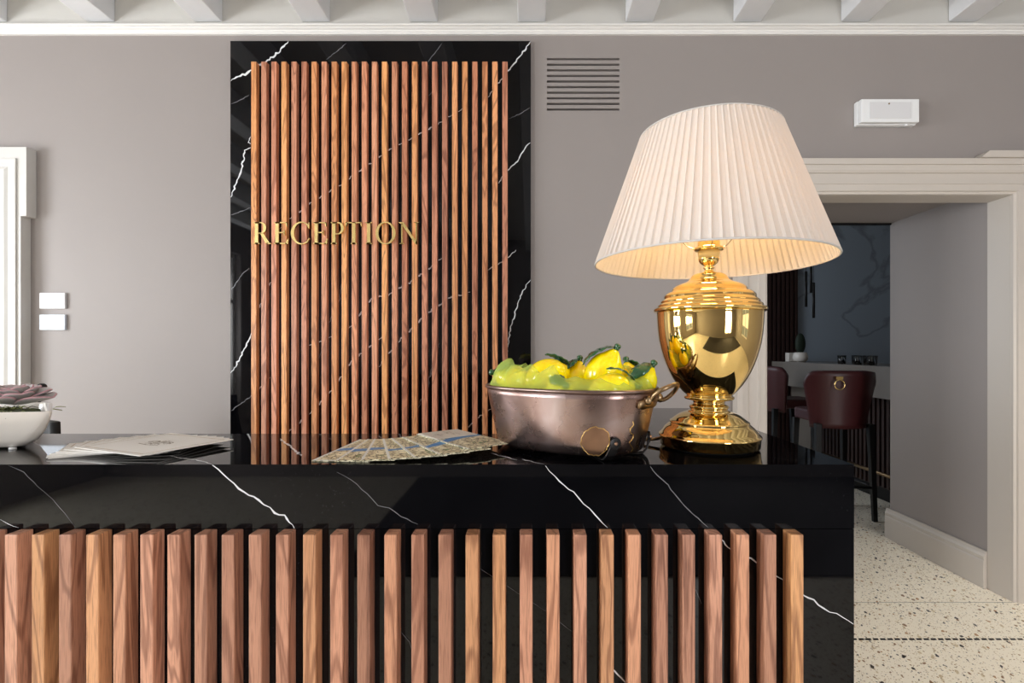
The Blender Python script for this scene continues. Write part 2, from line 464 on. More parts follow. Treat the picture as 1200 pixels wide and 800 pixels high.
# ------------------------------------------------------------------ room shell
WY = 2.575
ZC = CH + 1.86
XL, XR, YF = -4.3, 3.6, -3.4
DX0, DX1 = 1.209, 2.459           # doorway beside the desk
DZ = CH + .79
def wall_holes(name, axis, c0, c1, a0, a1, z0, z1, holes, mat, parent=None):
    """slab between c0,c1 on the given normal axis; a = the other horizontal axis; holes (a0,a1,z0,z1)"""
    mb = MB()
    xs = sorted({a0, a1} | {h[0] for h in holes} | {h[1] for h in holes})
    zs = sorted({z0, z1} | {h[2] for h in holes} | {h[3] for h in holes})
    for i in range(len(xs)-1):
        run = None
        for j in range(len(zs)-1):
            cx = (xs[i]+xs[i+1])/2; cz = (zs[j]+zs[j+1])/2
            hole = any(h[0] < cx < h[1] and h[2] < cz < h[3] for h in holes)
            if not hole:
                if axis == 'y': mb.box(xs[i], xs[i+1], c0, c1, zs[j], zs[j+1])
                else: mb.box(c0, c1, xs[i], xs[i+1], zs[j], zs[j+1])
    return struct(mb.build(name, mat, parent))

VX0, VX1 = (641-620)/F*WY, (726-620)/F*WY
VZ1, VZ0 = CH + (410-68)/F*WY, CH + (410-129.5)/F*WY
wall_holes('wall_back', 'y', WY, WY+.125, XL, XR, 0, ZC,
           [(DX0-.02, DX1+.02, 0, DZ+.02), (VX0, VX1, VZ0, VZ1), (-3.6, -2.66, 0, 2.2)], M['wall'])
winL = [(0.35, 1.75, .5, 2.7), (-2.4, -.9, .5, 2.7)]
winF = [(1.5, 2.7, .3, 2.7)]
winR = [(-1.6, -.3, .5, 2.7)]
wall_holes('wall_left', 'x', XL-.25, XL, YF, WY+.1, 0, ZC, winL, M['wall'])
wall_holes('wall_right', 'x', XR, XR+.25, YF, WY+.1, 0, ZC, winR, M['wall'])
wall_holes('wall_front', 'y', YF-.25, YF, XL-.25, XR+.25, 0, ZC, winF, M['wall'])
# floor
fl = MB().box(XL-.25, 5.2, YF-.25, 6.3, -.05, 0)
y = P(700, 749, 2.228).y
x = -2.0; 
while x < XR:
    fl.add([(x, 2.222, .0006), (x+.024, 2.222, .0006), (x+.029, 2.236, .0006), (x+.005, 2.236, .0006)], [(0,1,2,3)], 1); x += .032
fl.quad((-2, 2.553, .0005), (XR, 2.553, .0005), (XR, 2.556, .0005), (-2, 2.556, .0005), 2)
struct(fl.build('floor', [M['terrazzo'], M['tess'], M['floor_line']]))
struct(MB().box(XL-.25, XR+.25, YF-.25, WY+.1, ZC, ZC+.05).build('ceiling', M['ceiling']))
# frieze panel above cornice (cream) and beams
struct(MB().box(XL, XR, WY-.012, WY-.0005, CH+1.645, ZC).build('trim_1', M['ceiling']))
bn = 2
for k in range(-7, 7):
    x0 = -.0567 + k*.5475
    if x0 < XL+.02 or x0+.14 > XR: continue
    struct(MB().box(x0, x0+.14, YF+.002, WY-.013, CH+1.668, ZC-.001).build('trim_%d' % bn, M['beam'], bevel=.004)); bn += 1
prof = [(0,1.606),(.014,1.606),(.014,1.614),(.018,1.616),(.020,1.620),(.020,1.623),(.031,1.628),(.034,1.632),(.043,1.632),(.046,1.635),(.046,1.640),(.0,1.644)]
mb = MB().prism([(WY - .0005 - a, CH + z) for a, z in prof], 'x', XL+.001, XR-.001)
struct(mb.build('trim_%d' % bn, M['white'])); bn += 1

rug = MB().box(-1.1, 3.5, -3.35, -1.15, .0006, .012).build('added_dark_rug', simple('added_rug_charcoal', (50,46,45), .95, noise_amt=.3, nscale=60))  # unseen rug, added as something dark for the black marble front to reflect
tag(rug, 'unseen charcoal rug added across the lobby floor for the marble front to reflect', 'rug')
# passage + bar room behind
PX1 = 2.46; PY1 = 3.43
mb = MB(); mb.box(PX1, 5.0, WY+.126, PY1, 0, CH+1.86); struct(mb.build('wall_passage_right', M['wall']))
mb = MB(); mb.box(-.2, DX0, WY+.126, PY1, 0, CH+1.86); struct(mb.build('wall_passage_left', M['wall']))
mb = MB(); mb.box(DX0, PX1, WY+.126, PY1, CH+.862, CH+1.86); struct(mb.build('wall_passage_top', M['wall']))
mb = MB().box(DX0, PX1, PY1-.012, PY1+.012, CH+.850, CH+.8615); struct(mb.build('trim_%d' % bn, M['black_metal'])); bn += 1
# baseboard on the right of the passage
def base_prof(h=.2, t=.022):
    return [(0,0),(t,0),(t,h*.72),(t*.82,h*.76),(t*.95,h*.80),(t*.95,h*.86),(t*.6,h*.92),(t*.45,h),(0,h)]
mb = MB().prism([(PX1 - .0005 - a, z) for a, z in base_prof()], 'y', WY+.127, PY1+.022)
struct(mb.build('baseboard_right', M['casing']))
BY = 6.0
mb = MB().box(.2, 5.0, BY, BY+.1, 0, CH+1.6)
o = mb.build('wall_marble', M['marble']); struct(o)
mb = MB().box(5.0, 5.1, PY1, BY, 0, CH+1.6); struct(mb.build('wall_bar_right', M['wall']))
mb = MB().box(.2-.1, .2, PY1, BY, 0, CH+1.6); struct(mb.build('wall_bar_left', M['wall']))
mb = MB().box(.1, 5.1, PY1+.001, BY+.1, CH+1.6, CH+1.65); struct(mb.build('ceiling_bar', M['ceiling']))

# ---- door casings
def frame_sweep(mb, x0, x1, ztop, prof, y0, mi=0, zbot=0, sides=(True, True)):
    """mitred architrave round an opening x0..x1,ztop; prof = (distance outward, protrusion)"""
    n = len(prof); pts = []
    for d, p in prof:
        pts.append([(x0-d, y0-p, zbot), (x0-d, y0-p, ztop+d), (x1+d, y0-p, ztop+d), (x1+d, y0-p, zbot)])
    for i in range(n):
        a = pts[i]; b = pts[(i+1) % n]
        for k in range(3):
            if k == 0 and not sides[0]: continue
            mb.quad(a[k], a[k+1], b[k+1], b[k], mi)
    if sides[0]: mb.add([p[0] for p in pts], [tuple(range(n))], mi)
    mb.add([p[3] for p in pts], [tuple(range(n))], mi)
c2 = MB()
OX1 = DX1 - .0; OZ = DZ
prof2 = [(-.0, 0), (-.0, .018), (.012, .022), (.014, .030), (.045, .032), (.047, .036), (.052,.036),(.054,.032), (.10, .033), (.102, .042), (.112,.048), (.138, .050), (.140, .058), (.168, .060), (.168, 0)]
frame_sweep(c2, DX0, DX1, OZ, prof2, WY-.0004)
# lining of the opening (jambs and head)
c2.box(DX1-.001, DX1+.02, WY-.002, WY+.1252, 0, DZ); c2.box(DX0-.02, DX0+.001, WY-.002, WY+.1252, 0, DZ)
c2.box(DX0-.02, DX1+.02, WY-.002, WY+.1252, DZ-.001, DZ+.02)
o = struct(c2.build('door_2', M['casing']))
# corner cap block (upper right)
mb = MB(); mb.prism([(2.246, CH+.9585), (2.29, CH+.9915), (XR-.3, CH+.9915), (XR-.3, CH+.9585)], 'y', WY-.075, WY-.0005)
struct(mb.build('trim_%d' % bn, M['casing'])); bn += 1
# left door : crossetted white casing and panel
d1 = MB()
EX = P(43, 200, WY).x; JX = P(36.5, 300, WY).x
zt = CH + (410-172)/F*(WY-.053); ze = CH + (410-253)/F*(WY-.053)
T = .053
XD0 = -3.75
def casing_side(sgn, xe, xj, xin):
    # ear + jamb as one outline, extruded
    pts = [(xe, zt), (xe, ze), (xj, ze), (xj, 0), (xin, 0), (xin, zt)]
    return pts
d1.prism([(XD0, zt), (EX, zt), (EX, ze), (JX, ze), (JX, 0), (JX-.11, 0), (JX-.11, zt-.14), (XD0+.14, zt-.14), (XD0+.14, 0), (XD0+.03, 0), (XD0+.03, ze), (XD0, ze)], 'y', WY-T, WY-.0005)
# raised inner bands, mitred
for d, w, p in ((.0, .018, .006), (.03, .02, .004), (.055, .03, .008)):
    x1_ = JX-.115+.10-d; 
frame_sweep(d1, XD0+.155, JX-.115, zt-.155, [(0,T-.02),(.004,T+.002),(.02,T+.003),(.024,T+.008),(.04,T+.010),(.055,T+.004),(.078,T+.004),(.082,T+.008),(.096,T+.008),(.096,T-.02)], WY)
o1 = struct(d1.build('door_1', M['door_white'], bevel=.002))
struct(MB().box(XD0+.1, JX-.1, WY-.005, WY+.04, 0, zt-.1).build('trim_%d' % bn, M['casing'])); bn += 1
# baseboard on main wall
for nm, a, b_ in (('baseboard_back', JX+.001, -1.517), ('baseboard_middle', .0095, DX0-.17)):
    mb = MB().prism([(WY - .0005 - q, z) for q, z in base_prof()], 'x', a, b_); struct(mb.build(nm, M['casing']))

# ---- windows of the room (left wall, right wall, wall behind the camera)
wn = 1
def window(axis, c, a0, a1, z0, z1, inward, power, col):
    global wn
    mb = MB(); fw = .06
    def bx(a, b, z, w):
        if axis == 'x': mb.box(c-.03, c+.03, a, b, z, w)
        else: mb.box(a, b, c-.03, c+.03, z, w)
    bx(a0, a0+fw, z0, z1); bx(a1-fw, a1, z0, z1); bx(a0+fw, a1-fw, z0, z0+fw); bx(a0+fw, a1-fw, z1-fw, z1)
    mid = (a0+a1)/2; bx(mid-.035, mid+.035, z0+fw, z1-fw)
    zz = z0 + (z1-z0)*.68; bx(a0+fw, mid-.035, zz-.025, zz+.025); bx(mid+.035, a1-fw, zz-.025, zz+.025)
    struct(mb.build('window_%d' % wn, M['white'])); wn += 1
    L = bpy.data.lights.new('daylight', 'AREA'); L.shape = 'RECTANGLE'; L.size = (a1-a0); L.size_y = (z1-z0)
    L.energy = power; L.color = col
    o = bpy.data.objects.new('daylight', L); COL.objects.link(o)
    m = (a0+a1)/2; zc = (z0+z1)/2
    off = c - inward*.12
    o.location = (off, m, zc) if axis == 'x' else (m, off, zc)
    d = Vector((inward,0,0)) if axis == 'x' else Vector((0,inward,0))
    o.rotation_euler = d.to_track_quat('-Z', 'Z').to_euler()
    if axis == 'x' or True:
        pass
    return o
K = 2.3
window('x', XL-.12, *winL[0], 1, 108*K, (.92,.96,1))
window('x', XL-.12, *winL[1], 1, 140*K, (.93,.97,1))
window('x', XR+.12, *winR[0], -1, 6*K, (1,.96,.9))
window('y', YF-.12, *winF[0], 1, 75*K, (.97,.98,1))

# ------------------------------------------------------------------ veins inlaid in the polished stone
VR = random.Random(3)
def vein(mb, pts, w, nrm, mi=1, jit=.35, lift=.0004, taper=True):
    """ribbon along world points pts on a plane of normal nrm"""
    nrm = Vector(nrm).normalized(); out = []
    for i in range(len(pts)-1):
        a, b = Vector(pts[i]), Vector(pts[i+1]); L = (b-a).length; n = max(2, int(L/.010))
        t = (b-a).normalized(); s = t.cross(nrm)
        for k in range(n):
            p = a.lerp(b, k/n)
            if not (i == 0 and k == 0): p = p + s*VR.uniform(-1, 1)*w*jit*1.6
            out.append(p)
    out.append(Vector(pts[-1])); v = []; f = []; n = len(out)
    for i, p in enumerate(out):
        t = (out[min(i+1, n-1)] - out[max(i-1, 0)]).normalized(); s = t.cross(nrm)
        ww = w*VR.uniform(.45, 1.1)
        if taper: ww *= min(1, .35 + i/(n*.2), .35 + (n-1-i)/(n*.2))
        v += [p + nrm*lift + s*ww/2, p + nrm*lift - s*ww/2]
    for i in range(n-1): f.append((2*i, 2*i+1, 2*i+3, 2*i+2))
    mb.add(v, f, mi)

# ------------------------------------------------------------------ reception wall panel
SY = WY - .02
px0, px1 = (270-620)/F*SY, (622-620)/F*SY
pz = CH + (410-48)/F*SY
panel = thing('wall_panel', 'tall black marble wall panel faced with vertical walnut slats behind the counter', 'wall panel', ((px0+px1)/2, WY, 0))
mb = MB().box(px0, px1, SY, WY-.0006, 0, pz)
def wv(pts, w, mi=1): vein(mb, [P(x, y, SY) for x, y in pts], w, (0,-1,0), mi)
wv([(338,48.3),(324,63),(316,70),(306,76),(294,83),(282,89),(270.6,95)], .011)
wv([(406,51),(395,60),(382,70)], .004, 2); wv([(292,111),(283,117),(270.6,122)], .004, 2)
wv([(294,160),(291,167),(294,169)], .004); wv([(294,173),(287,176),(283,199),(276,216),(270.6,231)], .009)
wv([(294,243),(284,247),(270.6,252)], .004, 2)
wv([(325,270),(339,257),(361,240),(378,229),(400,216),(419,202),(435,191),(456,176),(472,168),(494,155),(505,150),(527,136),(545,126)], .007)
wv([(621.6,48.6),(610,65),(604,72),(597,81),(582,100),(572,114)], .008)
wv([(621,126.5),(608,134),(596,139)], .004, 2); wv([(621.8,167),(615,173),(608,187),(595,199),(584,215)], .007)
wv([(518,51),(504,69),(498,80)], .003, 2)
wv([(292,314),(284,321),(271,340)], .005, 2); wv([(295,389),(284,413),(276,429),(270.4,437)], .008)
wv([(294,464),(284,472),(271,481)], .005, 2); wv([(294,464),(302,457),(317,442)], .005)
wv([(300,366),(304,359),(317,332),(324,320)], .006)
wv([(325,512),(340,504),(363,485),(386,461),(399,442),(410,425),(422,415),(443,399),(455,390)], .008)
wv([(361,405),(375,400),(389,394)], .005); wv([(374,420),(384,382),(398,352),(402,322)], .005, 2)
wv([(408,385),(423,368),(435,349),(455,346),(469,336),(482,330),(504,313),(520,300)], .008)
wv([(443,430),(455,416),(468,399),(481,386),(492,375),(510,360),(527,349),(551,342)], .009)
wv([(490,478),(502,448),(507,428),(515,402)], .010, 2)
wv([(604.6,293),(594,303),(571,317)], .006); wv([(621.8,328),(617,334),(610,347),(606,358),(603,368),(597,390),(594,411),(588,430)], .007)
wv([(540,512),(548,501),(563,487),(576,479)], .006); wv([(495,118),(505,110),(512,100)], .004, 2)
mb.build('marble_slab', [M['black'], M['vein'], M['vein_dim']], panel)
sF = SY - .03
sx = (294.3-620)/F*sF; pitch = (588.7-294.3)/25/F*sF; sz = CH + (410-72)/F*sF
first = None
for i in range(26):
    cx = sx + i*pitch + .013
    if first is None:
        mb = MB().box(-.013, .013, sF, SY-.0003, 0, sz)
        for v in mb.v: v.x += cx
        first = mb.build('slat', M['walnut'], panel, bevel=.0012)
        base = cx
    else:
        c = dup(first, panel); c.location.x = cx - base

# ---- RECEPTION letters
LY = sF - .001
zb = CH + (410-286.2)/F*LY; zt_ = CH + (410-260.7)/F*LY; H = zt_ - zb
def lx(p): return ((290 + p/5.4545) - 620)/F*LY
sign = thing('reception_sign', 'polished gold serif letters reading RECEPTION mounted across the walnut slats', 'sign', (lx(570), LY, zb))
S, TN = .150, .05
def rect(mb, x0, z0, x1, z1): mb.append([(x0,z0),(x1,z0),(x1,z1),(x0,z1)])
def stem(ps, x, foot=True, head=True, w=S, ext=.075):
    rect(ps, x, 0, x+w, 1)
    if foot: ps.append([(x-ext,0),(x+w+ext,0),(x+w+ext,.022),(x+w,.065),(x,.065),(x-ext,.022)])
    if head: ps.append([(x-ext,1),(x-ext,.978),(x,.935),(x+w,.935),(x+w+ext,.978),(x+w+ext,1)])
def arc(ps, cx, cz, rx, rz, irx, irz, a0, a1, n=20, icx=None, icz=None):
    icx = cx if icx is None else icx; icz = cz if icz is None else icz
    for i in range(n):
        a = math.radians(a0 + (a1-a0)*i/n); b = math.radians(a0 + (a1-a0)*(i+1)/n)
        ps.append([(cx+rx*math.cos(a), cz+rz*math.sin(a)), (cx+rx*math.cos(b), cz+rz*math.sin(b)),
                   (icx+irx*math.cos(b), icz+irz*math.sin(b)), (icx+irx*math.cos(a), icz+irz*math.sin(a))])
def glyph(ch):
    ps = []
    if ch == 'I': stem(ps, .09); return ps, .32
    if ch == 'T':
        stem(ps, .31, head=False); rect(ps, .02, .95, .735, 1)
        ps.append([(.02,1),(.0,.80),(.025,.80),(.09,.95),(.16,.95)]); ps.append([(.735,1),(.755,.80),(.73,.80),(.665,.95),(.6,.95)]); return ps, .755
    if ch == 'E':
        stem(ps, .10); rect(ps, .235, .95, .62, 1); rect(ps, .235, .50, .50, .545); rect(ps, .235, 0, .62, .05)
        ps.append([(.60,1),(.62,1),(.635,.80),(.61,.80),(.55,.95)]); ps.append([(.50,.64),(.52,.64),(.52,.40),(.50,.40),(.47,.50),(.47,.545)])
        ps.append([(.60,0),(.67,0),(.70,.24),(.675,.24),(.56,.05),(.55,0)]); return ps, .70
    if ch == 'P':
        stem(ps, .10); rect(ps, .235, .952, .36, 1); rect(ps, .235, .44, .36, .485)
        arc(ps, .36, .72, .275, .28, .145, .235, -90, 90, icx=.36); return ps, .63
    if ch == 'R':
        stem(ps, .10); rect(ps, .235, .952, .36, 1); rect(ps, .235, .47, .38, .515)
        arc(ps, .36, .735, .26, .265, .13, .22, -90, 90)
        ps.append([(.34,.49),(.48,.50),(.78,.04),(.62,.0)]); ps.append([(.58,.05),(.62,0),(.84,0),(.84,.025),(.76,.06)]); return ps, .83
    if ch == 'O': arc(ps, .46, .5, .46, .52, .325, .47, 0, 360, n=48); return ps, .92
    if ch == 'C':
        arc(ps, .48, .5, .48, .52, .36, .47, 48, 308, n=44, icx=.50)
        ps.append([(.80,.87),(.82,.98),(.845,.98),(.835,.70),(.81,.70),(.74,.84)]); ps.append([(.775,.095),(.735,.15),(.83,.27),(.85,.25)]); return ps, .84
    if ch == 'N':
        rect(ps, .12, 0, .17, .95); rect(ps, .78, 0, .83, 1)
        ps.append([(0,1),(.22,1),(.83,.10),(.83,-.02),(.77,-.02),(.13,.90),(0,.978)])
        ps.append([(.03,0),(.26,0),(.26,.022),(.17,.05),(.12,.05),(.03,.022)]); ps.append([(.69,1),(.92,1),(.92,.978),(.83,.95),(.78,.95),(.69,.978)]); return ps, .94
for ch, p0, p1 in (('R',40,155),('E',170,268),('C',283,400),('E',420,517),('P',533,620),('T',630,735),('I',755,800),('O',822,950),('N',970,1100)):
    ps, w = glyph(ch); k = (lx(p1)-lx(p0))/w
    mb = MB()
    for i, pg in enumerate(ps): mb.prism([(lx(p0) + x*k, zb + z*H) for x, z in pg], 'y', LY-.010, LY+.0002)
    mb.build('letter', M['gold_letter'], sign)

# ------------------------------------------------------------------ reception desk
CF, CB, CB2 = .845, 1.155, 1.666
CX1 = 381/F*CF; CX0 = -1.75
ZT = CH - .192; ZA = CH - (619-410)/F*CF
desk = thing('reception_desk', 'black marble reception counter with white veins and walnut slatted front', 'reception desk', (0, 1.0, 0))
mb = MB()
RX = .12
pts = [(CX0, CF), (CX1, CF), (CX1, CB2), (RX, CB2), (RX, CB), (CX0, CB)]
mb.prism(pts, 'z', ZT-.02, ZT)
mb.box(CX0, CX1, CF, CF+.02, ZA, ZT-.0201)           # mitred apron
mb.box(CX1-.02, CX1, CF+.0201, CB2, ZA, ZT-.0201)
def tv(p, w, mi=1): vein(mb, [PH(x, y, ZT) for x, y in p], w, (0,0,1), mi)
def av(p, w, mi=1): vein(mb, [P(x, y, CF) for x, y in p], w, (0,-1,0), mi)
tv([(196,534),(214,537),(238,540.5),(248,543.8)], .0035); av([(249,544.6),(262,556),(275,566),(286,577),(298,581),(310,590),(322,600),(333,604),(340,611),(345,618.6)], .0034)
av([(10,545),(28,553),(45,570),(62,585),(76,601),(88,617)], .0010, 2); av([(0,608),(10,614),(22,618)], .001)
av([(395,553),(412,562),(430,578),(443,592),(456,595),(470,605),(490,614)], .0016, 2)
tv([(328,514),(340,523),(353,534)], .005); tv([(575,531),(590,535),(606,539)], .004)
tv([(612,538),(626,541.5),(638,544)], .0035); av([(639,545),(650,558),(661,569),(672,576),(684,590),(697,602),(712,618)], .0022)
av([(762,546),(770,556),(783,568),(790,578),(800,591),(812,602),(824,612),(830,618)], .0018, 2)
tv([(758,517),(775,519),(800,521)], .003, 2); tv([(905,536),(925,539),(938,540)], .0025, 2)
mb.build('countertop', [M['black'], M['vein'], M['vein_dim']], desk, bevel=0)
mb = MB(); mb.box(CX0, CX1, CF+.0005, CF+.02, 0, ZA-.0012)
av([(826,616+5),(838,626),(848,634),(853,641),(866,650),(880,654),(892,663),(905,673),(916,679),(929,687),(942,697),(953,703),(965,713),(980,719),(1000,731)], .0026)
av([(560,664),(600,690),(640,716),(668,738),(690,752)], .0008, 2); av([(716,782),(724,790),(732,798),(740,806)], .0025)
av([(555,790),(558,800)], .001, 2); av([(470,740),(480,752),(486,770)], .0012, 2); av([(815,690),(822,707)], .001, 2)
mb.build('front_panel', [M['black'], M['vein'], M['vein_dim']], desk)
MB().box(CX1-.02, CX1, CF+.0205, CB2, 0, ZA-.0012).build('end_panel', M['black'], desk)
fF = CF - .0275
first = None
fp = (942-20)/29/F*fF; fx0 = (5-620)/F*fF
for i in range(-6, 30):
    x = fx0 + i*fp + .0104
    if first is None:
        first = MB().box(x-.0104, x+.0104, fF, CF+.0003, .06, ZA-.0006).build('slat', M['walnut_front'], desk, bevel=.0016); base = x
    else:
        c = dup(first, desk); c.location.x = x - base
# staff-side work surface behind the counter
MB().box(CX0, RX-.001, CB-.02, CB-.0005, .0, ZT-.0205).build('back_panel', M['dark_wood'], desk)
MB().box(CX0, RX-.002, CB+.0005, CB+.24, .72, .75).build('work_surface', M['dark_wood'], desk)

# black office chair behind the counter, at the far left
oc = thing('office_chair', 'black office chair behind the counter, half hidden by the succulent planter', 'chair', (-1.945, 1.78, 0), PI)
def curved_back(w0, w1, z0, z1, y0, bulge, t, n=12, m_=8):
    mb = MB(); v = []; f = []
    for j in range(m_+1):
        z = z0 + (z1-z0)*j/m_; tt = j/m_
        w = w0 + (w1-w0)*math.sin(tt*PI/2)
        for k in range(n+1):
            u = -1 + 2*k/n; v.append((u*w/2, y0 + bulge*u*u, z))
    for j in range(m_):
        for k in range(n): a = j*(n+1)+k; f.append((a, a+1, a+n+2, a+n+1))
    mb.add(v, f, 0, True); return mb
b_ = curved_back(.42, .22, .56, 1.0, -.22, .05, .03)
b_.build('backrest', M['office'], oc, world=False, solid=.03)
MB().box(-.24, .24, -.2, .26, .46, .53).build('seat', M['office'], oc, world=False, bevel=.03)
MB().lathe([(.03,.1),(.03,.46)], n=16).build('column', M['black_metal'], oc, world=False)
mb = MB()
for k in range(5):
    a = 2*PI*k/5; mb.tube([(0,0,.1), (.28*math.cos(a), .28*math.sin(a), .07)], .018); mb.blob((.28*math.cos(a), .28*math.sin(a), .03), .03,.03,.03)
mb.build('base', M['black_metal'], oc, world=False)

# ------------------------------------------------------------------ table lamp
LXc, LYc = .3575, 1.0013
lamp = thing('table_lamp', 'large polished brass urn table lamp with pleated ivory shade, lit, on the counter', 'lamp', (LXc, LYc, ZT))
def LZ(y): return CH + (410-y)/F*LYc
R = .00159
MB().lathe([(52*R,ZT),(52*R,ZT+.004),(56*R,ZT+.0055)], (LXc,LYc,0), 64).build('foot_pad', M['rubber'], lamp)
def prof_z(l): return [(r*R, LZ(y)) for y, r in l]
base = prof_z([(521.2,57),(520.4,59.2),(511,60),(510,60.8),(508.8,61),(507.8,60.2),(506.5,58),(504,56),(500,53.2),(497,49.5),(495.2,47),(494.6,46.8),(494,47.5),(492.8,47),(491.5,44.5),(489,41.5),(486,37),(484,33),(482.6,29),(482,26)])
MB().lathe(base, (LXc,LYc,0), 128).build('base', M['brass'], lamp)
st = prof_z([(483,25),(482,25.5),(481,25),(480,23),(479,22),(478,22.6),(476.5,23.6),(475,23.4),(473.8,21.5),(473,19),(471.5,18.6),(469.8,19),(468.8,21)])
MB().lathe(st, (LXc,LYc,0), 96).build('stem', M['brass'], lamp)
body = prof_z([(468.9,22),(468,25),(467.3,28.5),(466,29.8),(464.4,29.8),(463.6,28),(462.6,26.5),(461.5,28),(459,31.2),(455,35),(450,39.2),(443,44),(435,48.6),(427,52.2),(418,55.6),(408,58.6),(398,60.8),(388,62.2),(376,63.1),(367.5,63.5),(366,64)])
MB().lathe(body, (LXc,LYc,0), 160).build('urn_body', M['brass'], lamp)
lid = prof_z([(366,63),(365.6,66),(364,67.4),(362.3,67.4),(361,66.2),(360.4,64),(359.6,62.2),(358.6,62.6),(357.2,62),(356.2,60),(355,58.6),(354,59),(352.6,58.4),(351.6,56.8),(350.5,55),(349.4,54.6),(348,54.8),(346.2,54.2),(344.6,52.6),(343,50.4),(342,46),(341,44.6),(339.6,44.6),(337.6,43.6),(335.6,41.4),(333.6,37),(331.6,31),(329.8,26.5),(328,24),(326,22.5),(323.6,21.2),(321.6,18.5),(320.3,14.5),(319.6,10),(319.2,7)])
MB().lathe(lid, (LXc,LYc,0), 160).build('urn_lid', M['brass'], lamp)
MB().lathe(prof_z([(320,10),(319,8),(317.6,5.6),(315.6,5.2),(314.2,7),(312.6,6),(311.6,5.2),(310.8,7),(308.6,10.2),(306,12),(303.4,12.8),(302.6,12.8)]), (LXc,LYc,0), 64).build('socket_cup', M['brass'], lamp)
MB().lathe(prof_z([(302.6,12.4),(294.6,13.2)]), (LXc,LYc,0), 64).build('socket', M['socket'], lamp)
MB().lathe(prof_z([(294.6,13),(294,16.8),(292.4,18),(290.6,18),(289.6,14),(288,13.6),(280,13.2),(279.6,12)]), (LXc,LYc,0), 64).build('collar', M['brass'], lamp)
bz = LZ(262)
MB().lathe([(.012,LZ(280)),(.014,LZ(276)),(.024,LZ(268)),(.030,bz),(.028,LZ(254)),(.018,LZ(246)),(.002,LZ(243))], (LXc,LYc,0), 32).build('bulb', M['bulb'], lamp)
# shade
sb, stp = CH + .1735, CH + .424
r0, r1 = .2225, .134
NP = 86; mb = MB(); v = []; f = []; rows = 10; cols = NP*6
for j in range(rows+1):
    t = j/rows; z = sb + (stp-sb)*t; rr = r0 + (r1-r0)*t
    for k in range(cols):
        ph = (k % 6)/6; pl = k//6
        amp = (.0036 if ph == 0 else (.0002 if ph < .2 else (-.0004 if ph < .4 else (-.0002 if ph < .6 else .0004))))*(.55 + .45*(1-t))
        a = 2*PI*(k + (.3 if ph == 0 else 0) - (.35 if ph > .8 else 0))/cols
        r = rr + amp*1.0
        v.append((LXc + r*math.cos(a), LYc + r*math.sin(a), z))
for j in range(rows):
    for k in range(cols):
        k2 = (k+1) % cols; f.append((j*cols+k, j*cols+k2, (j+1)*cols+k2, (j+1)*cols+k))
mb.add(v, f, 0, False)
shade = mb.build('lamp_shade', M['shade'], lamp)
mb = MB()
def ring(mb, c, r, t, z, n=96, nn=8): mb.tube([(c[0]+r*math.cos(2*PI*k/n), c[1]+r*math.sin(2*PI*k/n), z) for k in range(n)], t, nn, closed=True)
trim_m = simple('grey_ivory_trim', (196,192,188), .6)
ring(mb, (LXc,LYc), r0+.0015, .0019, sb); mb.build('trim_band', trim_m, shade)
mb = MB(); ring(mb, (LXc,LYc), r1+.001, .0014, stp); mb.build('trim_band', trim_m, shade)
mb = MB()
for k in range(3):
    a = math.radians(20 + 120*k); c, s = math.cos(a), math.sin(a)
    mb.tube([(LXc+.026*c, LYc+.026*s, LZ(291)), (LXc+.045*c, LYc+.045*s, LZ(285)), (LXc+.07*c, LYc+.07*s, LZ(270)), (LXc+(r1-.001)*c, LYc+(r1-.001)*s, stp-.004)], .0012, 6)
mb.build('shade_carrier', M['wire'], lamp)
# cord from the lamp base past the copper pan
cord = MB().tube([(LXc-.085, LYc+.03, ZT+.012), (LXc-.11, LYc+.033, ZT+.008), (LXc-.14, LYc+.045, ZT+.0038), (LXc-.18, LYc+.09, ZT+.0039), (LXc-.2, LYc+.14, ZT+.0039), (LXc-.215, LYc+.3, ZT+.0039), (LXc-.2, LYc+.5, ZT+.0039)], .0034, 10)
cord.build('power_cord', M['brass_dull'], lamp)

# ------------------------------------------------------------------ copper pan of lemons
TC = Vector((.078, .992, ZT)); TA = math.radians(-30)
pan = thing('copper_pan', 'worn oval copper pan with brass handle and iron strap feet on the counter', 'pan', TC, TA)
def oval(a, b, n=72, e=2.35):
    o = []
    for k in range(n):
        t = 2*PI*k/n; c, s = math.cos(t), math.sin(t)
        o.append((a*math.copysign(abs(c)**(2/e), c), b*math.copysign(abs(s)**(2/e), s)))
    return o
RA, RB, BA, BB = .171, .116, .146, .099
hz0, hz1 = .007, .120
mb = MB(); v = []; f = []; prof = [(0, 0), (.35, 0), (.85,.0), (.95,.0015), (1, .006)]
n = 72; rings = []
for t in (.02, .5, .9): rings.append([(x*t, y*t, hz0) for x, y in oval(BA-.006, BB-.006, n)])
rings.append([(x, y, hz0+.0005) for x, y in oval(BA-.004, BB-.004, n)])
for j in range(9):
    t = j/8; tt = t**.9
    a = BA + (RA-BA)*tt; b = BB + (RB-BB)*tt
    rings.append([(x, y, hz0+.005 + (hz1-hz0-.005)*t) for x, y in oval(a, b, n)])
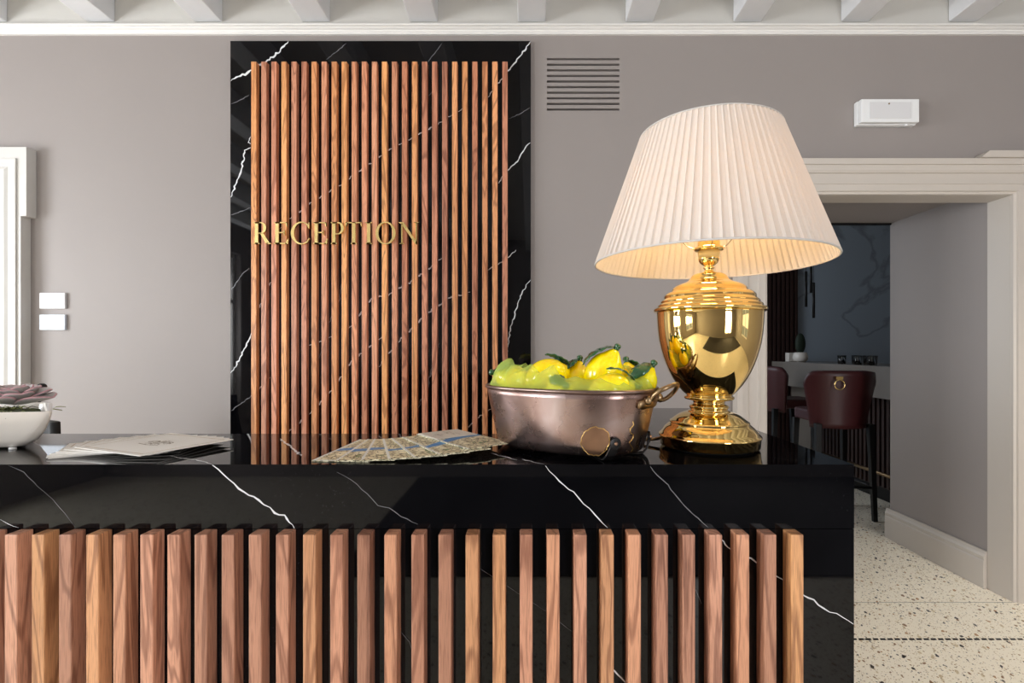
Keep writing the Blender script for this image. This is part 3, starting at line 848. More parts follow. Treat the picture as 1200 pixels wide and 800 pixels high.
# inner wall back down
rings.append([(x, y, hz1) for x, y in oval(RA-.003, RB-.003, n)])
rings.append([(x, y, hz0+.02) for x, y in oval(BA-.001, BB-.001, n)])
rings.append([(x*.02, y*.02, hz0+.018) for x, y in oval(BA, BB, n)])
v = [p for r in rings for p in r]
for j in range(len(rings)-1):
    for k in range(n): k2 = (k+1) % n; f.append((j*n+k, j*n+k2, (j+1)*n+k2, (j+1)*n+k))
mb.add(v, f, 0, True)
body_ = mb.build('pan_body', M['copper'], pan, world=False)
MB().tube([(x, y, hz1) for x, y in oval(RA, RB, 96)], .0034, 10, closed=True).build('rolled_rim', simple('dull_pewter_rim', (140,120,112), .3, metal=1), pan, world=False)
def wallpt(t, h, off=.0):    # point on pan outside wall at angle t and height h
    q = (h-hz0)/(hz1-hz0); a = BA+(RA-BA)*q+off; b = BB+(RB-BB)*q+off; e = 2.35
    c, s = math.cos(t), math.sin(t)
    return Vector((a*math.copysign(abs(c)**(2/e), c), b*math.copysign(abs(s)**(2/e), s), h))
# brass handles on both ends
for sg in (0,):
    mb = MB()
    # bracket plate hugging the wall
    for (h0, h1, w) in ((.088, .106, .40),):
        N_ = 14; v = []; f = []
        for k in range(N_+1):
            u = -1 + 2*k/N_; t = sg + u*w
            wid = .5 + .5*math.cos(u*PI*.9)*.35 + .15
            m_ = (h0+h1)/2; hh = (h1-h0)/2*(.65 + .35*abs(math.cos(u*PI*1.5)))
            for hq, of in ((m_-hh, .0006), (m_-hh, .0045), (m_+hh, .0045), (m_+hh, .0006)): v.append(wallpt(t, hq, of))
        for k in range(N_):
            for q in range(4): q2 = (q+1) % 4; f.append((k*4+q, k*4+q2, k*4+4+q2, k*4+4+q))
        f.append((0,1,2,3)); f.append(tuple(N_*4+q for q in (3,2,1,0)))
        mb.add(v, f, 0, True)
    br = mb.build('bracket', M['brass_dull'], pan, world=False)
    mb = MB()
    for u in (-.32, -.2, .2, .32): mb.blob(wallpt(sg+u, .097, .0045), .004,.004,.004, nu=10, nv=6)
    mb.build('rivet', M['brass_dull'], br, world=False) if False else None
    mb2 = MB()
    c, s = math.cos(sg), 1
    for u in (-1, 1):
        p = wallpt(sg+u*.22, .104, .005); mb2.blob(p, .0085,.0085,.0085, nu=12, nv=8)
    p0 = wallpt(sg-.22, .104, .006); p1 = wallpt(sg+.22, .104, .006)
    d = Vector((c,0,0)); pts_ = []
    for k in range(25):
        t = k/24; a = PI*t
        mid = p0.lerp(p1, .5); half = (p1-p0)/2
        spread = 1.0 + .35*math.sin(a)
        outw = .040*math.sin(a)**.75; up = (.034*math.sin(a)**.4 if t < .5 else .034*math.sin(a)**1.3) - .006
        pts_.append(mid - half*math.cos(a)*spread + d*outw + Vector((0,0,up)))
    mb2.tube(pts_, .0039, 12)
    mb2.build('handle', M['brass_dull'], pan, world=False)
# iron strap feet : three short bars turned up against the wall
for tt_ in (-.70, .16, 2.4):
    pw = wallpt(tt_, .03, 0); pb = wallpt(tt_, hz0, 0)
    outd = (wallpt(tt_, .03, .01) - pw); outd.z = 0; outd.normalize(); sd = Vector((-outd.y, outd.x, 0))
    path = [(pw, .030, .0022), (pw, .021, .0016), (pb, .010, .0034), (pb, .0045, -.002), (pb, .0030, -.010), (pb, .0030, -.055)]
    mb = MB(); v = []; f = []
    for q, (pp_, zz, of) in enumerate(path):
        lean = (.030 - zz)*.35
        for du, dn in ((-.009, 0), (.009, 0), (.009, .0042), (-.009, .0042)):
            c_ = Vector((pp_.x, pp_.y, 0)) + outd*of + sd*(du - lean)
            if q < 3: v.append(c_ + outd*dn + Vector((0,0,zz)))
            else: v.append(c_ + Vector((0,0,max(.0003, zz - dn*.7))) + outd*(dn*.5 if q == 3 else 0))
    for k in range(len(path)-1):
        for q in range(4): q2 = (q+1) % 4; f.append((k*4+q, k*4+q2, k*4+4+q2, k*4+4+q))
    f.append((0,1,2,3)); f.append(tuple((len(path)-1)*4+q for q in (3,2,1,0)))
    mb.add(v, f, 0, False)
    hc = Vector((pw.x, pw.y, .031)) + outd*.0022
    mb.tube([hc, hc + outd*.0046], .0105, 24)
    ft = mb.build('strap_foot', M['iron'], pan, world=False, bevel=.0008)
    MB().blob(hc + outd*.0048, .0036,.0036,.0036, nu=12, nv=8).build('rivet', M['copper_warm'], ft, world=False)
# repair patches and solder seams on the pan
def patch(t0, h0, rt, rh, mat, name, n=28, off=.0009):
    v = [wallpt(t0, h0, off+.0004)]; f = []
    VRR = random.Random(5)
    for k in range(n):
        a = 2*PI*k/n; q = VRR.uniform(.86, 1.12)
        v.append(wallpt(t0 + rt*q*math.cos(a), h0 + rh*q*math.sin(a), off))
    for k in range(n): f.append((0, 1+k, 1+(k+1) % n))
    return v, f
mb = MB(); v, f = patch(-.97, .034, .19, .025, None, ''); mb.add(v, f, 0, True)
mb.build('repair_patch', M['copper_warm'], pan, world=False)
mb = MB()
VRR = random.Random(9)
mb.tube([wallpt(-.97 + .195*math.cos(a)*VRR.uniform(.95,1.05), .034+.025*math.sin(a)*VRR.uniform(.95,1.08), .001) for a in [2*PI*k/34 for k in range(34)]], .0008, 6, closed=True)
mb.build('solder_seam', M['solder'], pan, world=False); mb = MB()
mb.tube([wallpt(-.34 + .05*math.sin(k*1.7) - k*.012, .012 + k*.0062, .0006) for k in range(10)], .0009, 6)
mb.build('solder_seam', M['solder'], pan, world=False)

# lemons
def lemon(name, px, py, Y, s, axis, label, leafs, stalk=True, tip=False):
    c = P(px, py, Y)
    ax = Vector(axis).normalized()
    q = ax.to_track_quat('Z', 'Y'); rot = q.to_matrix()
    r = thing('lemon', label, 'lemon', c, 0, None)
    def fn(p):
        z = p.z; rr = math.sqrt(max(0, 1-z*z))
        k = 1.0
        nz = z*1.02
        if z > .72: k = 1 - .12*(z-.72)/.28; nz = z + .30*((z-.72)/.28)**2*.75
        if z < -.8: nz = z - .12*((-z-.8)/.2)**2
        return Vector((p.x*k, p.y*k, nz))
    mb = MB().blob(c, s*.82, s*.82, s, rot, 32, 24, fn=fn)
    mb.build('fruit', M['lemon'], r)
    top = c + ax*s*1.20
    if stalk:
        mb = MB().tube([c + ax*s*1.12, top + ax*.002, top + ax*.007], [.0060,.0052,.0066], 10)
        mb.blob(top + ax*.007, .0068,.0068,.0055, rot, 12, 8)
        mb.build('stalk', M['leaf'], r)
    for (dv, L, w, curl) in leafs:
        d = Vector(dv); d = (d - ax*d.dot(ax)).normalized(); side = ax.cross(d).normalized()
        v = []; f = []; nn = 14; w *= 1.25; th0 = .10; th1 = th0 + L/(s*.92)
        for i in range(nn+1):
            t = i/nn; wd = w*max(.03, math.sin(PI*min(1, t*.94+.05)))**.75; th = th0 + (th1-th0)*t
            lift = .003 + .005*t*t + .003*math.sin(t*PI)
            for u in (-1, -.5, 0, .5, 1):
                cd_ = ax*math.cos(th) + d*math.sin(th)
                rad = s*(1.0 + .22*max(0, 1-th/.75)**1.3 - .18*math.sin(min(th, PI/2))**2) + lift
                p = c + cd_*rad + side*wd*u
                p += (-cd_)*(wd*u)**2/(2*s*.8) + cd_*(.0012*abs(u) + .0010*math.sin(i*1.9 + u*2))
                v.append(p)
        for i in range(nn):
            for k in range(4): a = i*5+k; f.append((a, a+1, a+6, a+5))
        MB().add(v, f, 0, True).build('leaf', M['leaf'], r, solid=.0018)
    return r
LE = [
 ('lemon', 604, 447, 1.045, .039, (-.85,-.2,.35), 'ceramic lemon at the far left end of the copper pan, stalk overhanging the rim', [((.7,-.3,.6), .035, .010, .5)]),
 ('lemon', 641, 441, 1.03, .044, (.85,.3,.25), 'wide ceramic lemon under the green tulle, dark leaves lying along its top', [((-.55,.0,.95), .050, .011, .35), ((-.3,.9,.6), .03, .010, .3)]),
 ('lemon', 676, 447, 1.05, .037, (.15,.2,1), 'ceramic lemon with an upright dark leaf, behind the folded tulle left of the biggest lemon', [((-.75,-.5,-.1), .038, .013, .25)]),
 ('lemon', 707, 437, .975, .043, (.45,-.05,.85), 'biggest and topmost ceramic lemon, dark leaf curling over its left side', [((-.98,-.15,.12), .062, .010, .42)]),
 ('lemon', 716, 457, .905, .038, (.97,.15,.12), 'ceramic lemon lying at the front rim in front of the topmost lemon', [((-.3,-.15,.95), .056, .006, .4)]),
 ('lemon', 753, 449, .945, .031, (.42,-.1,.80), 'ceramic lemon at the handle end, mottled dark leaf beside its stalk', [((-.95,-.55,-.05), .046, .013, .3)]),
 ('lemon', 738, 446, 1.02, .033, (-.1,.3,.9), 'ceramic lemon at the back of the pan between the topmost lemon and the handle end', [((.9,.1,-.1), .03, .010, .3)]),
 ('lemon', 655, 462, .945, .034, (.2,-.75,.35), 'ceramic lemon pressed low behind the folded tulle at the middle of the front rim', [((-.55,.1,.75), .030, .011, .3)]),
]
for l in LE:
    r = lemon(l[0], l[1], l[2], l[3], l[4], l[5], l[6], l[7]); r['group'] = 'ceramic lemons in the copper pan'
# tulle sheet: tucked inside the rim and pulled up in peaked folds over the lemons
mb = MB(); v = []; f = []; NA = 240; NR = 18
Tm = Matrix.Rotation(TA, 3, 'Z')
def peaks(t):
    s_ = 0
    for t0, w, h in ((-2.95,.30,.004), (-2.40,.20,.036), (-2.12,.18,.018), (-1.84,.16,.026), (-1.52,.15,.024), (-1.22,.2,.008), (-.75,.25,.010), (-.25,.2,.006), (.15,.2,.022), (.8,.25,.03), (1.5,.3,.024), (2.2,.3,.03), (2.8,.25,.026)):
        dd = (t - t0 + PI) % (2*PI) - PI
        s_ += 1.15*h*math.exp(-abs(dd/w)**1.15)
    return s_
ov = oval(RA-.006, RB-.006, NA, 2.35)
for j in range(NR+1):
    u = j/NR
    for k in range(NA):
        t = 2*PI*k/NA; x, y_ = ov[k]; pk = peaks(t)
        hgt = .012 + pk
        nz = noise.noise(Vector((t*4, u*4, 1.3)))*.006*u
        fold = math.sin(t*23 + 6*math.sin(t*3))*.0035*u
        k_ = 1 + .015*math.sin(u*PI) - .26*u**1.6 + fold*5
        z = hz1 - .004 + hgt*math.sin(u*PI*.5)**.9 + nz + fold
        v.append(TC + Tm @ Vector((x*k_, y_*k_, z)))
for j in range(NR):
    for k in range(NA):
        k2 = (k+1) % NA; f.append((j*NA+k, j*NA+k2, (j+1)*NA+k2, (j+1)*NA+k))
mb.add(v, f, 0, True)
o = mb.build('tulle_wrap', M['tulle']); tag(o, 'sheer lime green tulle bunched around the lemons in the copper pan', 'fabric')

# ------------------------------------------------------------------ cards (left) and maps (centre)
def sheet(name, c, ang, W, L, z, t, face, label, cat, group, deco=None, tilt=0):
    r = thing(name, label, cat, (c[0], c[1], z), ang, group)
    r.rotation_euler = (0, tilt, ang)
    return r
cards = 7
for i in range(cards):
    t = i/(cards-1)
    cx = -.808 + (-.720+.808)*t; cy = 1.008 + (.975-1.008)*t
    ang = math.radians(33 + (-23+0-33+0)*t)
    if i == cards-1: ang = math.radians(-23)
    zz = ZT + .0006 + i*.0017
    lab = ['square cream card at the very bottom of the fanned stack, corner pointing furthest left',
           'cream card second from the bottom of the fanned stack', 'cream card third from the bottom of the fanned stack',
           'cream card in the middle of the fanned stack of seven', 'cream card third from the top of the fanned stack',
           'cream gold-bordered card just under the top card of the stack', 'top cream card with gold border and printed crest, on the fanned stack'][i]
    r = thing('greeting_card', lab, 'card', (cx, cy, zz), ang, 'cream cards fanned on the counter')
    th = .0013
    W, L = .196, .172
    mb = MB().box(-W/2, W/2, -L/2, L/2, 0, th)
    mb.m[-1] = 0
    mb.build('card_stock', [M['card']], r, world=False)
    mb = MB(); b0 = .010; bw = .0022; zt2 = th+.00015
    for (x0, x1, y0, y1) in ((-W/2+b0, W/2-b0, -L/2+b0, -L/2+b0+bw), (-W/2+b0, W/2-b0, L/2-b0-bw, L/2-b0), (-W/2+b0, -W/2+b0+bw, -L/2+b0+bw, L/2-b0-bw), (W/2-b0-bw, W/2-b0, -L/2+b0+bw, L/2-b0-bw)):
        mb.quad((x0,y0,zt2), (x1,y0,zt2), (x1,y1,zt2), (x0,y1,zt2))
    mb.build('gold_border', M['card_gold'], r, world=False)
    if i == cards-1:
        mb = MB()     # crest: two rampant scrolls round a shield under a crown
        def stroke(pts, w=.0012): 
            vv = []; ff = []
            for q, p in enumerate(pts):
                p = Vector((p[0], p[1], 0)); a = Vector((*pts[max(q-1,0)], 0)); b = Vector((*pts[min(q+1,len(pts)-1)], 0))
                tt = (b-a).normalized(); s = Vector((-tt.y, tt.x, 0))*w
                vv += [p+s, p-s]
            for p in vv: p.z = zt2
            for q in range(len(pts)-1): ff.append((2*q, 2*q+1, 2*q+3, 2*q+2))
            mb.add(vv, ff)
        for s in (-1, 1):
            for rr_, ox, oy in ((.012,.016,.0), (.008,.020,.008), (.007,.012,-.012), (.005,.027,.002)):
                stroke([(s*(ox + rr_*math.cos(a)), oy + rr_*math.sin(a)) for a in [math.radians(30*k) for k in range(9)]])
        stroke([(-.008,.010),(.008,.010),(.008,-.002),(0,-.012),(-.008,-.002),(-.008,.010)])
        stroke([(-.008,.014),(-.009,.022),(-.004,.018),(0,.024),(.004,.018),(.009,.022),(.008,.014),(-.008,.014)])
        stroke([(-.03,-.016),(0,-.020),(.03,-.016)])
        mb.build('printed_crest', M['sketch'], r, world=False)

bl = [(-.374,.866),(-.330,.857),(-.285,.851),(-.238,.850),(-.196,.855),(-.155,.868),(-.110,.906)]
an = [-4, 3, 11, 19, 26, 32, 38.7]
mlab = ['folded city map at the left end of the fan, its whole left side showing', 'folded city map second from the left in the fan',
        'folded city map third from the left in the fan', 'folded city map in the middle of the fan of seven', 'folded city map third from the right in the fan',
        'folded city map just under the top map at the right of the fan', 'top map at the right end of the fan, with a cream cover panel and drawing']
for i in range(7):
    zz = ZT + .0006 + i*.0020
    W, L, th = .100, .205, .0015
    r = thing('folded_map', mlab[i], 'map', (bl[i][0], bl[i][1], zz), math.radians(an[i]), 'city maps fanned on the counter')
    mb = MB().box(0, W, 0, L, 0, th*.9, 0)
    z2 = th+.00005
    mb.quad((0,0,z2-.0001),(W,0,z2-.0001),(W,L,z2-.0001),(0,L,z2-.0001),0)
    mb.build('map_sheet', [M['map']], r, world=False)
    mb = MB(); yb = .078 + (.0 if i % 2 else .012)
    vv = []; ff = []
    for k in range(11):
        u = k/10; x = W*u; yc = yb + .035*u + .006*math.sin(u*5 + i)
        w = .010 + .003*math.sin(u*7+i)
        vv += [(x, yc-w, z2), (x, yc+w, z2)]
    for k in range(10): ff.append((2*k, 2*k+2, 2*k+3, 2*k+1))
    mb.add(vv, ff); mb.build('printed_river', M['map_blue'], r, world=False)
    mb = MB(); mb.quad((0,0,z2+.00008),(.0045,0,z2+.00008),(.0045,L,z2+.00008),(0,L,z2+.00008))
    if i == 0: mb.quad((.0045,0,z2+.00008),(W,0,z2+.00008),(W,.006,z2+.00008),(.0045,.006,z2+.00008))
    mb.build('white_margin', M['map_white'], r, world=False)
    mb = MB()
    for q in range(3):
        gx, gy = RND.uniform(.02,.08), RND.uniform(.02,.06); mb.quad((gx,gy,z2+.0001),(gx+.008,gy+.002,z2+.0001),(gx+.009,gy+.009,z2+.0001),(gx+.001,gy+.008,z2+.0001))
    mb.build('printed_park', M['map_green'], r, world=False)
    if i == 6:
        cv = MB().box(.002, W-.004, .118, L-.003, th+.0004, th+.0016).build('cover_panel', M['cover'], r, world=False)
        mb = MB(); z3 = th+.0018
        for q in range(16):
            x0 = .018 + RND.random()*.055; y0 = .135 + RND.random()*.045; hh = RND.uniform(.004,.012)
            mb.quad((x0,y0,z3),(x0+.0012,y0,z3),(x0+.0012,y0+hh,z3),(x0,y0+hh,z3)); mb.quad((x0-.004,y0+hh,z3+.00002),(x0+.006,y0+hh,z3+.00002),(x0+.006,y0+hh+.001,z3+.00002),(x0-.004,y0+hh+.001,z3+.00002))
        mb.build('cover_drawing', M['sketch'], cv, world=False)

# ------------------------------------------------------------------ planter with succulent
plc = Vector((-1.14, 1.02, ZT))
pl = thing('planter', 'low white ceramic trough planter with moss at the left end of the counter', 'planter', plc)
def rounded(poly, r, n=5):
    out = []
    N_ = len(poly)
    for i in range(N_):
        p = Vector(poly[i]); a = (Vector(poly[i-1])-p).normalized(); b = (Vector(poly[(i+1) % N_])-p).normalized()
        A = p + a*r; B = p + b*r
        for k in range(n+1):
            t = k/n; out.append((A*(1-t)*(1-t) + p*2*t*(1-t) + B*t*t))
    return out
outer = [(-1.36,.880), (-.915,.966), (-1.075,1.135), (-1.42,1.13)]
cen = Vector((sum(p[0] for p in outer)/4, sum(p[1] for p in outer)/4))
def ringp(sc_, z, r=.02, inset=0):
    poly = []
    for p in outer:
        d = Vector(p)-cen; d = d*sc_ - d.normalized()*inset; poly.append(cen + d)
    return [(p.x, p.y, z) for p in rounded(poly, r)]
hpl = .074
rg = [ringp(.45, ZT+.002), ringp(.70, ZT+.002, .03), ringp(.80, ZT+.006, .035), ringp(.885, ZT+.018, .035), ringp(.945, ZT+.036, .03), ringp(.985, ZT+.058, .022), ringp(1.0, ZT+hpl-.002, .016), ringp(1.0, ZT+hpl, .014, .002),
      ringp(1.0, ZT+hpl, .012, .014), ringp(1.0, ZT+hpl-.003, .012, .016), ringp(.96, ZT+.03, .012, .018), ringp(.4, ZT+.03, .012)]
n = len(rg[0]); v = [p for r in rg for p in r]; f = []
for j in range(len(rg)-1):
    for k in range(n): k2 = (k+1) % n; f.append((j*n+k, j*n+k2, (j+1)*n+k2, (j+1)*n+k))
f.append(tuple(range(n))[::-1]); f.append(tuple((len(rg)-1)*n+k for k in range(n)))
mb = MB().add(v, f, 0, True); mb.build('trough', M['ceramic'], pl)
mb = MB()
for p in ((-1.0,.975),(-1.25,.93),(-1.12,1.09),(-1.34,1.09)): MB().lathe([(.006,ZT),(.006,ZT+.0035)], (p[0],p[1],0), 12).build('foot', M['plastic'], pl)
# moss bed: bumpy sheet + grass strands
mb = MB(); gr = []
rin = ringp(.985, ZT+.060, .012, .017)
nn = len(rin); rows = 12; v = []; f = []
for j in range(rows+1):
    u = j/rows
    for p in rin:
        q = Vector((cen.x, cen.y, ZT+.060)).lerp(Vector(p), 1-u*.98); q.z += noise.noise(q*60)*.005 + noise.noise(q*150)*.004 + .004*min(1, u*4)
        v.append(q)
for j in range(rows):
    for k in range(nn): k2 = (k+1) % nn; f.append((j*nn+k, j*nn+k2, (j+1)*nn+k2, (j+1)*nn+k))
mb.add(v, f, 0, True)
G = random.Random(11)
for q in range(420):
    u = G.random()**.6; p = Vector(rin[G.randrange(nn)]); c0 = Vector((cen.x, cen.y, ZT+.062)).lerp(p, u*.80)
    a = G.uniform(0, 2*PI); L = G.uniform(.015,.035); d = Vector((math.cos(a), math.sin(a), 0))
    hh = G.uniform(.004,.011)
    mb.tube([c0, c0 + d*L*.5 + Vector((0,0,hh)), c0 + d*L + Vector((0,0,hh*.3))], [.0008,.0009,.0003], 4, mi=1 if G.random() < .55 else 0)
mb.build('moss', [M['moss'], M['moss2']], pl)
# echeveria rosette
def rosette(name, label, c, S_, seed, tilt=(0,0,0), n_=34):
    r = thing(name, label, 'plant', c)
    g = random.Random(seed)
    rotm = Matrix.Rotation(tilt[0],3,'X') @ Matrix.Rotation(tilt[1],3,'Y')
    for i in range(n_):
        t = i/(n_-1); a = i*2.39996 + g.uniform(-.1,.1)
        L = S_*(1.0 - .62*t)*g.uniform(.92,1.06); el = math.radians(8 + 66*t); w = L*.40 + S_*.02
        v = []; f = []; ed = []
        nn = 12; mm = 10
        base = Vector((0,0,.004 + .010*t))
        for j in range(nn+1):
            u = j/nn
            wd = w*(math.sin(PI*(u**1.35)*.93 + .10))**.75 if u < 1 else 0
            if u > .97: wd = w*.03
            cu = Vector((L*u*math.cos(el*.9), 0, L*u*math.sin(el*.8) + L*.10*u*u))
            for k in range(mm+1):
                s_ = -1 + 2*k/mm
                p = cu + Vector((0, s_*wd, abs(s_)**2*wd*.35))
                v.append(p); ed.append(min(1, max(abs(s_)**9, (u-.86)/.14 if u > .86 else 0, 1-u*6 if u < .16 else 0)))
        for j in range(nn):
            for k in range(mm): q = j*(mm+1)+k; f.append((q, q+1, q+mm+2, q+mm+1))
        R3 = rotm @ Matrix.Rotation(a,3,'Z')
        v = [R3 @ (p+base) for p in v]
        mb = MB().add(v, f, 0, True)
        o = mb.build('leaf', M['succ'], r, world=False, solid=.0030)
        if len(o.data.vertices) == len(ed):
            at = o.data.attributes.new('edge', 'FLOAT', 'POINT')
            for q, e_ in enumerate(ed): at.data[q].value = e_
    return r
rosette('succulent', 'purple grey rosette succulent with pink leaf edges in the white trough', P(17, 476, 1.04), .072, 2, (.10, .03), 19)
rosette('succulent', 'second rosette succulent at the cropped left edge of the trough', P(-72, 478, 1.02), .055, 5, (.1, -.05), 18)
o = MB().blob(P(49,453,1.12), .009,.009,.008, nu=16, nv=10); o = o.tube([P(49,455,1.12), P(46,470,1.08)], .003, 8).build('seed_head', M['black_leaf'])
tag(o, 'small round black seed head sticking up behind the succulent leaves', 'plant')
o = MB().tube([P(60,484,1.0)+Vector((-.025,.05,.0)), P(62,479,1.03), P(66,476.5,1.04), P(71,476,1.05), P(77,476.5,1.06)], [.0009,.0009,.0008,.0007,.0004], 6).build('dry_tendril', M['moss2'], None)
tag(o, 'thin dry tendril curling out over the planter rim', 'plant')

# ------------------------------------------------------------------ things on the wall
vent = thing('air_vent', 'slotted linear air vent in the taupe wall beside the marble panel', 'vent', ((VX0+VX1)/2, WY, VZ0))
MB().box(VX0, VX1, WY+.09, WY+.11, VZ0, VZ1).build('backing', M['black_hole'], vent)
hh = (VZ1-VZ0); slot = hh*.041; gap = (hh - 10*slot)/9.0
z = VZ1
first = None
for i in range(9):
    z1_ = VZ1 - slot - i*(slot+gap); z0_ = z1_-gap
    if first is None:
        first = MB().box(VX0+.0002, VX1-.0002, WY, WY+.03, z0_+.0002, z1_).build('slat', M['wall'], vent); zb0 = z0_
    else:
        c = dup(first, vent); c.location.z = z0_ - zb0
# thin dark reveals at each slot
ex0, ex1 = P(1008.5,120,WY-.055).x, P(1078,120,WY-.055).x
ez1, ez0 = P(0,115.5,WY-.055).z, P(0,143,WY-.055).z
em = thing('emergency_light', 'white rectangular emergency light on the wall above the doorway', 'light', ((ex0+ex1)/2, WY, ez0))
MB().box(ex0, ex1, WY-.03, WY-.0005, ez0-.004, ez1).build('housing', M['plastic'], em, bevel=.004)
MB().box(ex0+.004, ex1-.002, WY-.055, WY-.0305, ez0, ez1-.001).build('cover', M['plastic'], em, bevel=.004)
MB().box(ex0+.045, ex1-.045, WY-.058, WY-.0552, ez0+.018, ez1-.018).build('diffuser', M['switch'], em, bevel=.001)
MB().tube([(ex0+.14, WY-.0585, ez1-.027),(ex0+.14, WY-.0605, ez1-.027)], .004, 12).build('indicator_lamp', M['brass_dull'], em)
MB().tube([(ex1-.05, WY-.03, ez0-.009),(ex1-.05, WY-.03, ez0-.0005)], .008, 12).build('test_button', M['plastic'], em)
for (y0, y1, m_, lab, cat) in ((343, 361.5, 'switch', 'upper white wall plate of the two left of the marble panel', 'switch'), (368.5, 386.5, 'switch_marble', 'lower pale marbled wall plate under the plain white one', 'switch')):
    a = P(46, y0, WY-.012); b = P(76, y1, WY-.012)
    sp = thing('wall_switch', lab, cat, ((a.x+b.x)/2, WY, b.z), 0, 'wall plates by the left door')
    MB().box(a.x, b.x, WY-.012, WY-.0005, b.z, a.z).build('plate', M[m_], sp, bevel=.0015)
    mz = (a.x+b.x)/2; w3 = (b.x-a.x)/2
    MB().box(mz-w3*.93, mz+w3*.93, WY-.0128, WY-.0121, b.z+.006, a.z-.006).build('rocker', M[m_], sp, bevel=.0003)

# ------------------------------------------------------------------ bar room furniture
bar = thing('bar_counter', 'grey stone bar counter with dark slatted base in the back room', 'bar counter', (3.1, 4.6, 0))
BX = 2.82
MB().box(BX, 3.45, 3.62, 5.85, 1.28-.39, 1.28-.130).build('counter_slab', M['bar_marble'], bar, bevel=.003)
MB().box(BX+.16, 3.4, 3.66, 5.15, .12, 1.28-.391).build('base_cabinet', M['dark_wood'], bar)
first = None
for k in range(26):
    yy = 3.68 + k*.057
    if first is None: first = MB().box(BX+.135, BX+.1595, yy, yy+.03, .13, 1.28-.392).build('slat', M['dark_wood'], bar, bevel=.002); b0 = yy
    else: c = dup(first, bar); c.location.y = yy - b0
MB().box(BX+.10, BX+.128, 5.13, 5.15, .0, 1.28-.391).build('end_post', M['bar_marble'], bar)
MB().tube([(BX+.04, 3.64, .275), (BX+.04, 5.1, .275)], .014, 12).build('foot_rail', M['brass_dull'], bar)
MB().box(BX+.2, 3.4, 3.7, 5.1, 0, .119).build('plinth', M['black_metal'], bar)
MB().box(BX+.2, 3.4, 5.4, 5.8, 0, 1.28-.391).build('far_support', M['bar_marble'], bar)
# back wall slatted panel
sp = thing('slatted_panel', 'dark slatted wood panel on the marble wall behind the bar', 'wall panel', (3.0, BY, 0))
x0 = P(880, 0, BY-.04).x; x1 = P(936, 0, BY-.04).x
MB().box(x0, x1, BY-.02, BY-.0005, 0, 2.75).build('backing', M['dark_wood'], sp)
first = None
k = 0
while x0 + k*.052 + .03 < x1:
    xx = x0 + k*.052
    if first is None: first = MB().box(xx, xx+.03, BY-.05, BY-.0205, 0, 2.75).build('slat', M['dark_wood'], sp, bevel=.002); b0 = xx
    else: c = dup(first, sp); c.location.x = xx - b0
    k += 1
# stools
def make_stool(label):
    r = thing('bar_stool', label, 'bar stool', (0,0,0), 0, 'oxblood bar stools')
    mb = MB(); v = []; f = []; rows, cols = 12, 28
    for j in range(rows+1):
        t = j/rows; z = .685 + .435*t
        for k in range(cols+1):
            u = -1 + 2*k/cols; a = u*math.radians(64)
            Rr = .235 + .065*t**1.2
            drop = .0 if abs(u) < .8 else (abs(u)-.8)/.2
            zz = z - drop*drop*(.07*t) - (abs(u)**4)*.02*t
            v.append((Rr*math.sin(a)*1.0, -Rr*math.cos(a)*.80 - .01, zz))
    for j in range(rows):
        for k in range(cols): q = j*(cols+1)+k; f.append((q, q+1, q+cols+2, q+cols+1))
    mb.add(v, f, 0, True); bk = mb.build('backrest', M['leather'], r, world=False, solid=.045, bevel=.008)
    bk.modifiers['solid'].offset = -1
    mb = MB()
    cy, cz = -.252, 1.065
    mb.tube([(-.075+.036*math.sin(2*PI*k/28), cy-.012, cz-.042+.036*math.cos(2*PI*k/28)) for k in range(28)], .0042, 8, closed=True)
    mb.box(-.10, -.05, cy-.012, cy+.004, cz-.004, cz+.018)
    mb.build('ring_pull', M['brass'], bk, world=False)
    mb = MB(); mb.prism([(p.x, p.y) for p in rounded([(-.175,-.13),(.175,-.13),(.2,.24),(-.2,.24)], .07)], 'z', .72, .81)
    mb.build('seat', M['leather'], r, world=False, bevel=.018, seg=3)
    for sx_, sy_ in ((-1,-1),(1,-1),(-1,1),(1,1)):
        mb = MB(); a = Vector((sx_*.19, sy_*.18, .725)); b = Vector((sx_*.205, sy_*.21, 0))
        def sq(c, s): return [c+Vector((dx*s, dy*s, 0)) for dx, dy in ((-1,-1),(1,-1),(1,1),(-1,1))]
        vs = sq(a, .022) + sq(b, .015)
        mb.add(vs, [(0,1,5,4),(1,2,6,5),(2,3,7,6),(3,0,4,7),(3,2,1,0),(4,5,6,7)])
        mb.build('leg', M['black_metal'], r, world=False, bevel=.003)
    mb = MB(); q = .2
    for a, b in (((-q,-.198),(q,-.198)), ((q,-.2),(q,.2)), ((q,.202),(-q,.202)), ((-q,.2),(-q,-.2))):
        mb.tube([(a[0],a[1],.25), (b[0],b[1],.25)], .011, 8)
    mb.build('stretcher', M['black_metal'], r, world=False)
    return r
st1 = make_stool('oxblood leather bar stool with brass ring pull, its back to the doorway')
st1.location = (2.39, 3.98, 0); st1.rotation_euler = (0,0,math.radians(-4))
dup_tree(st1, (2.52, 4.98, 0), math.radians(-90), 'further oxblood bar stool seen sideways at the bar, left of the one with the ring')
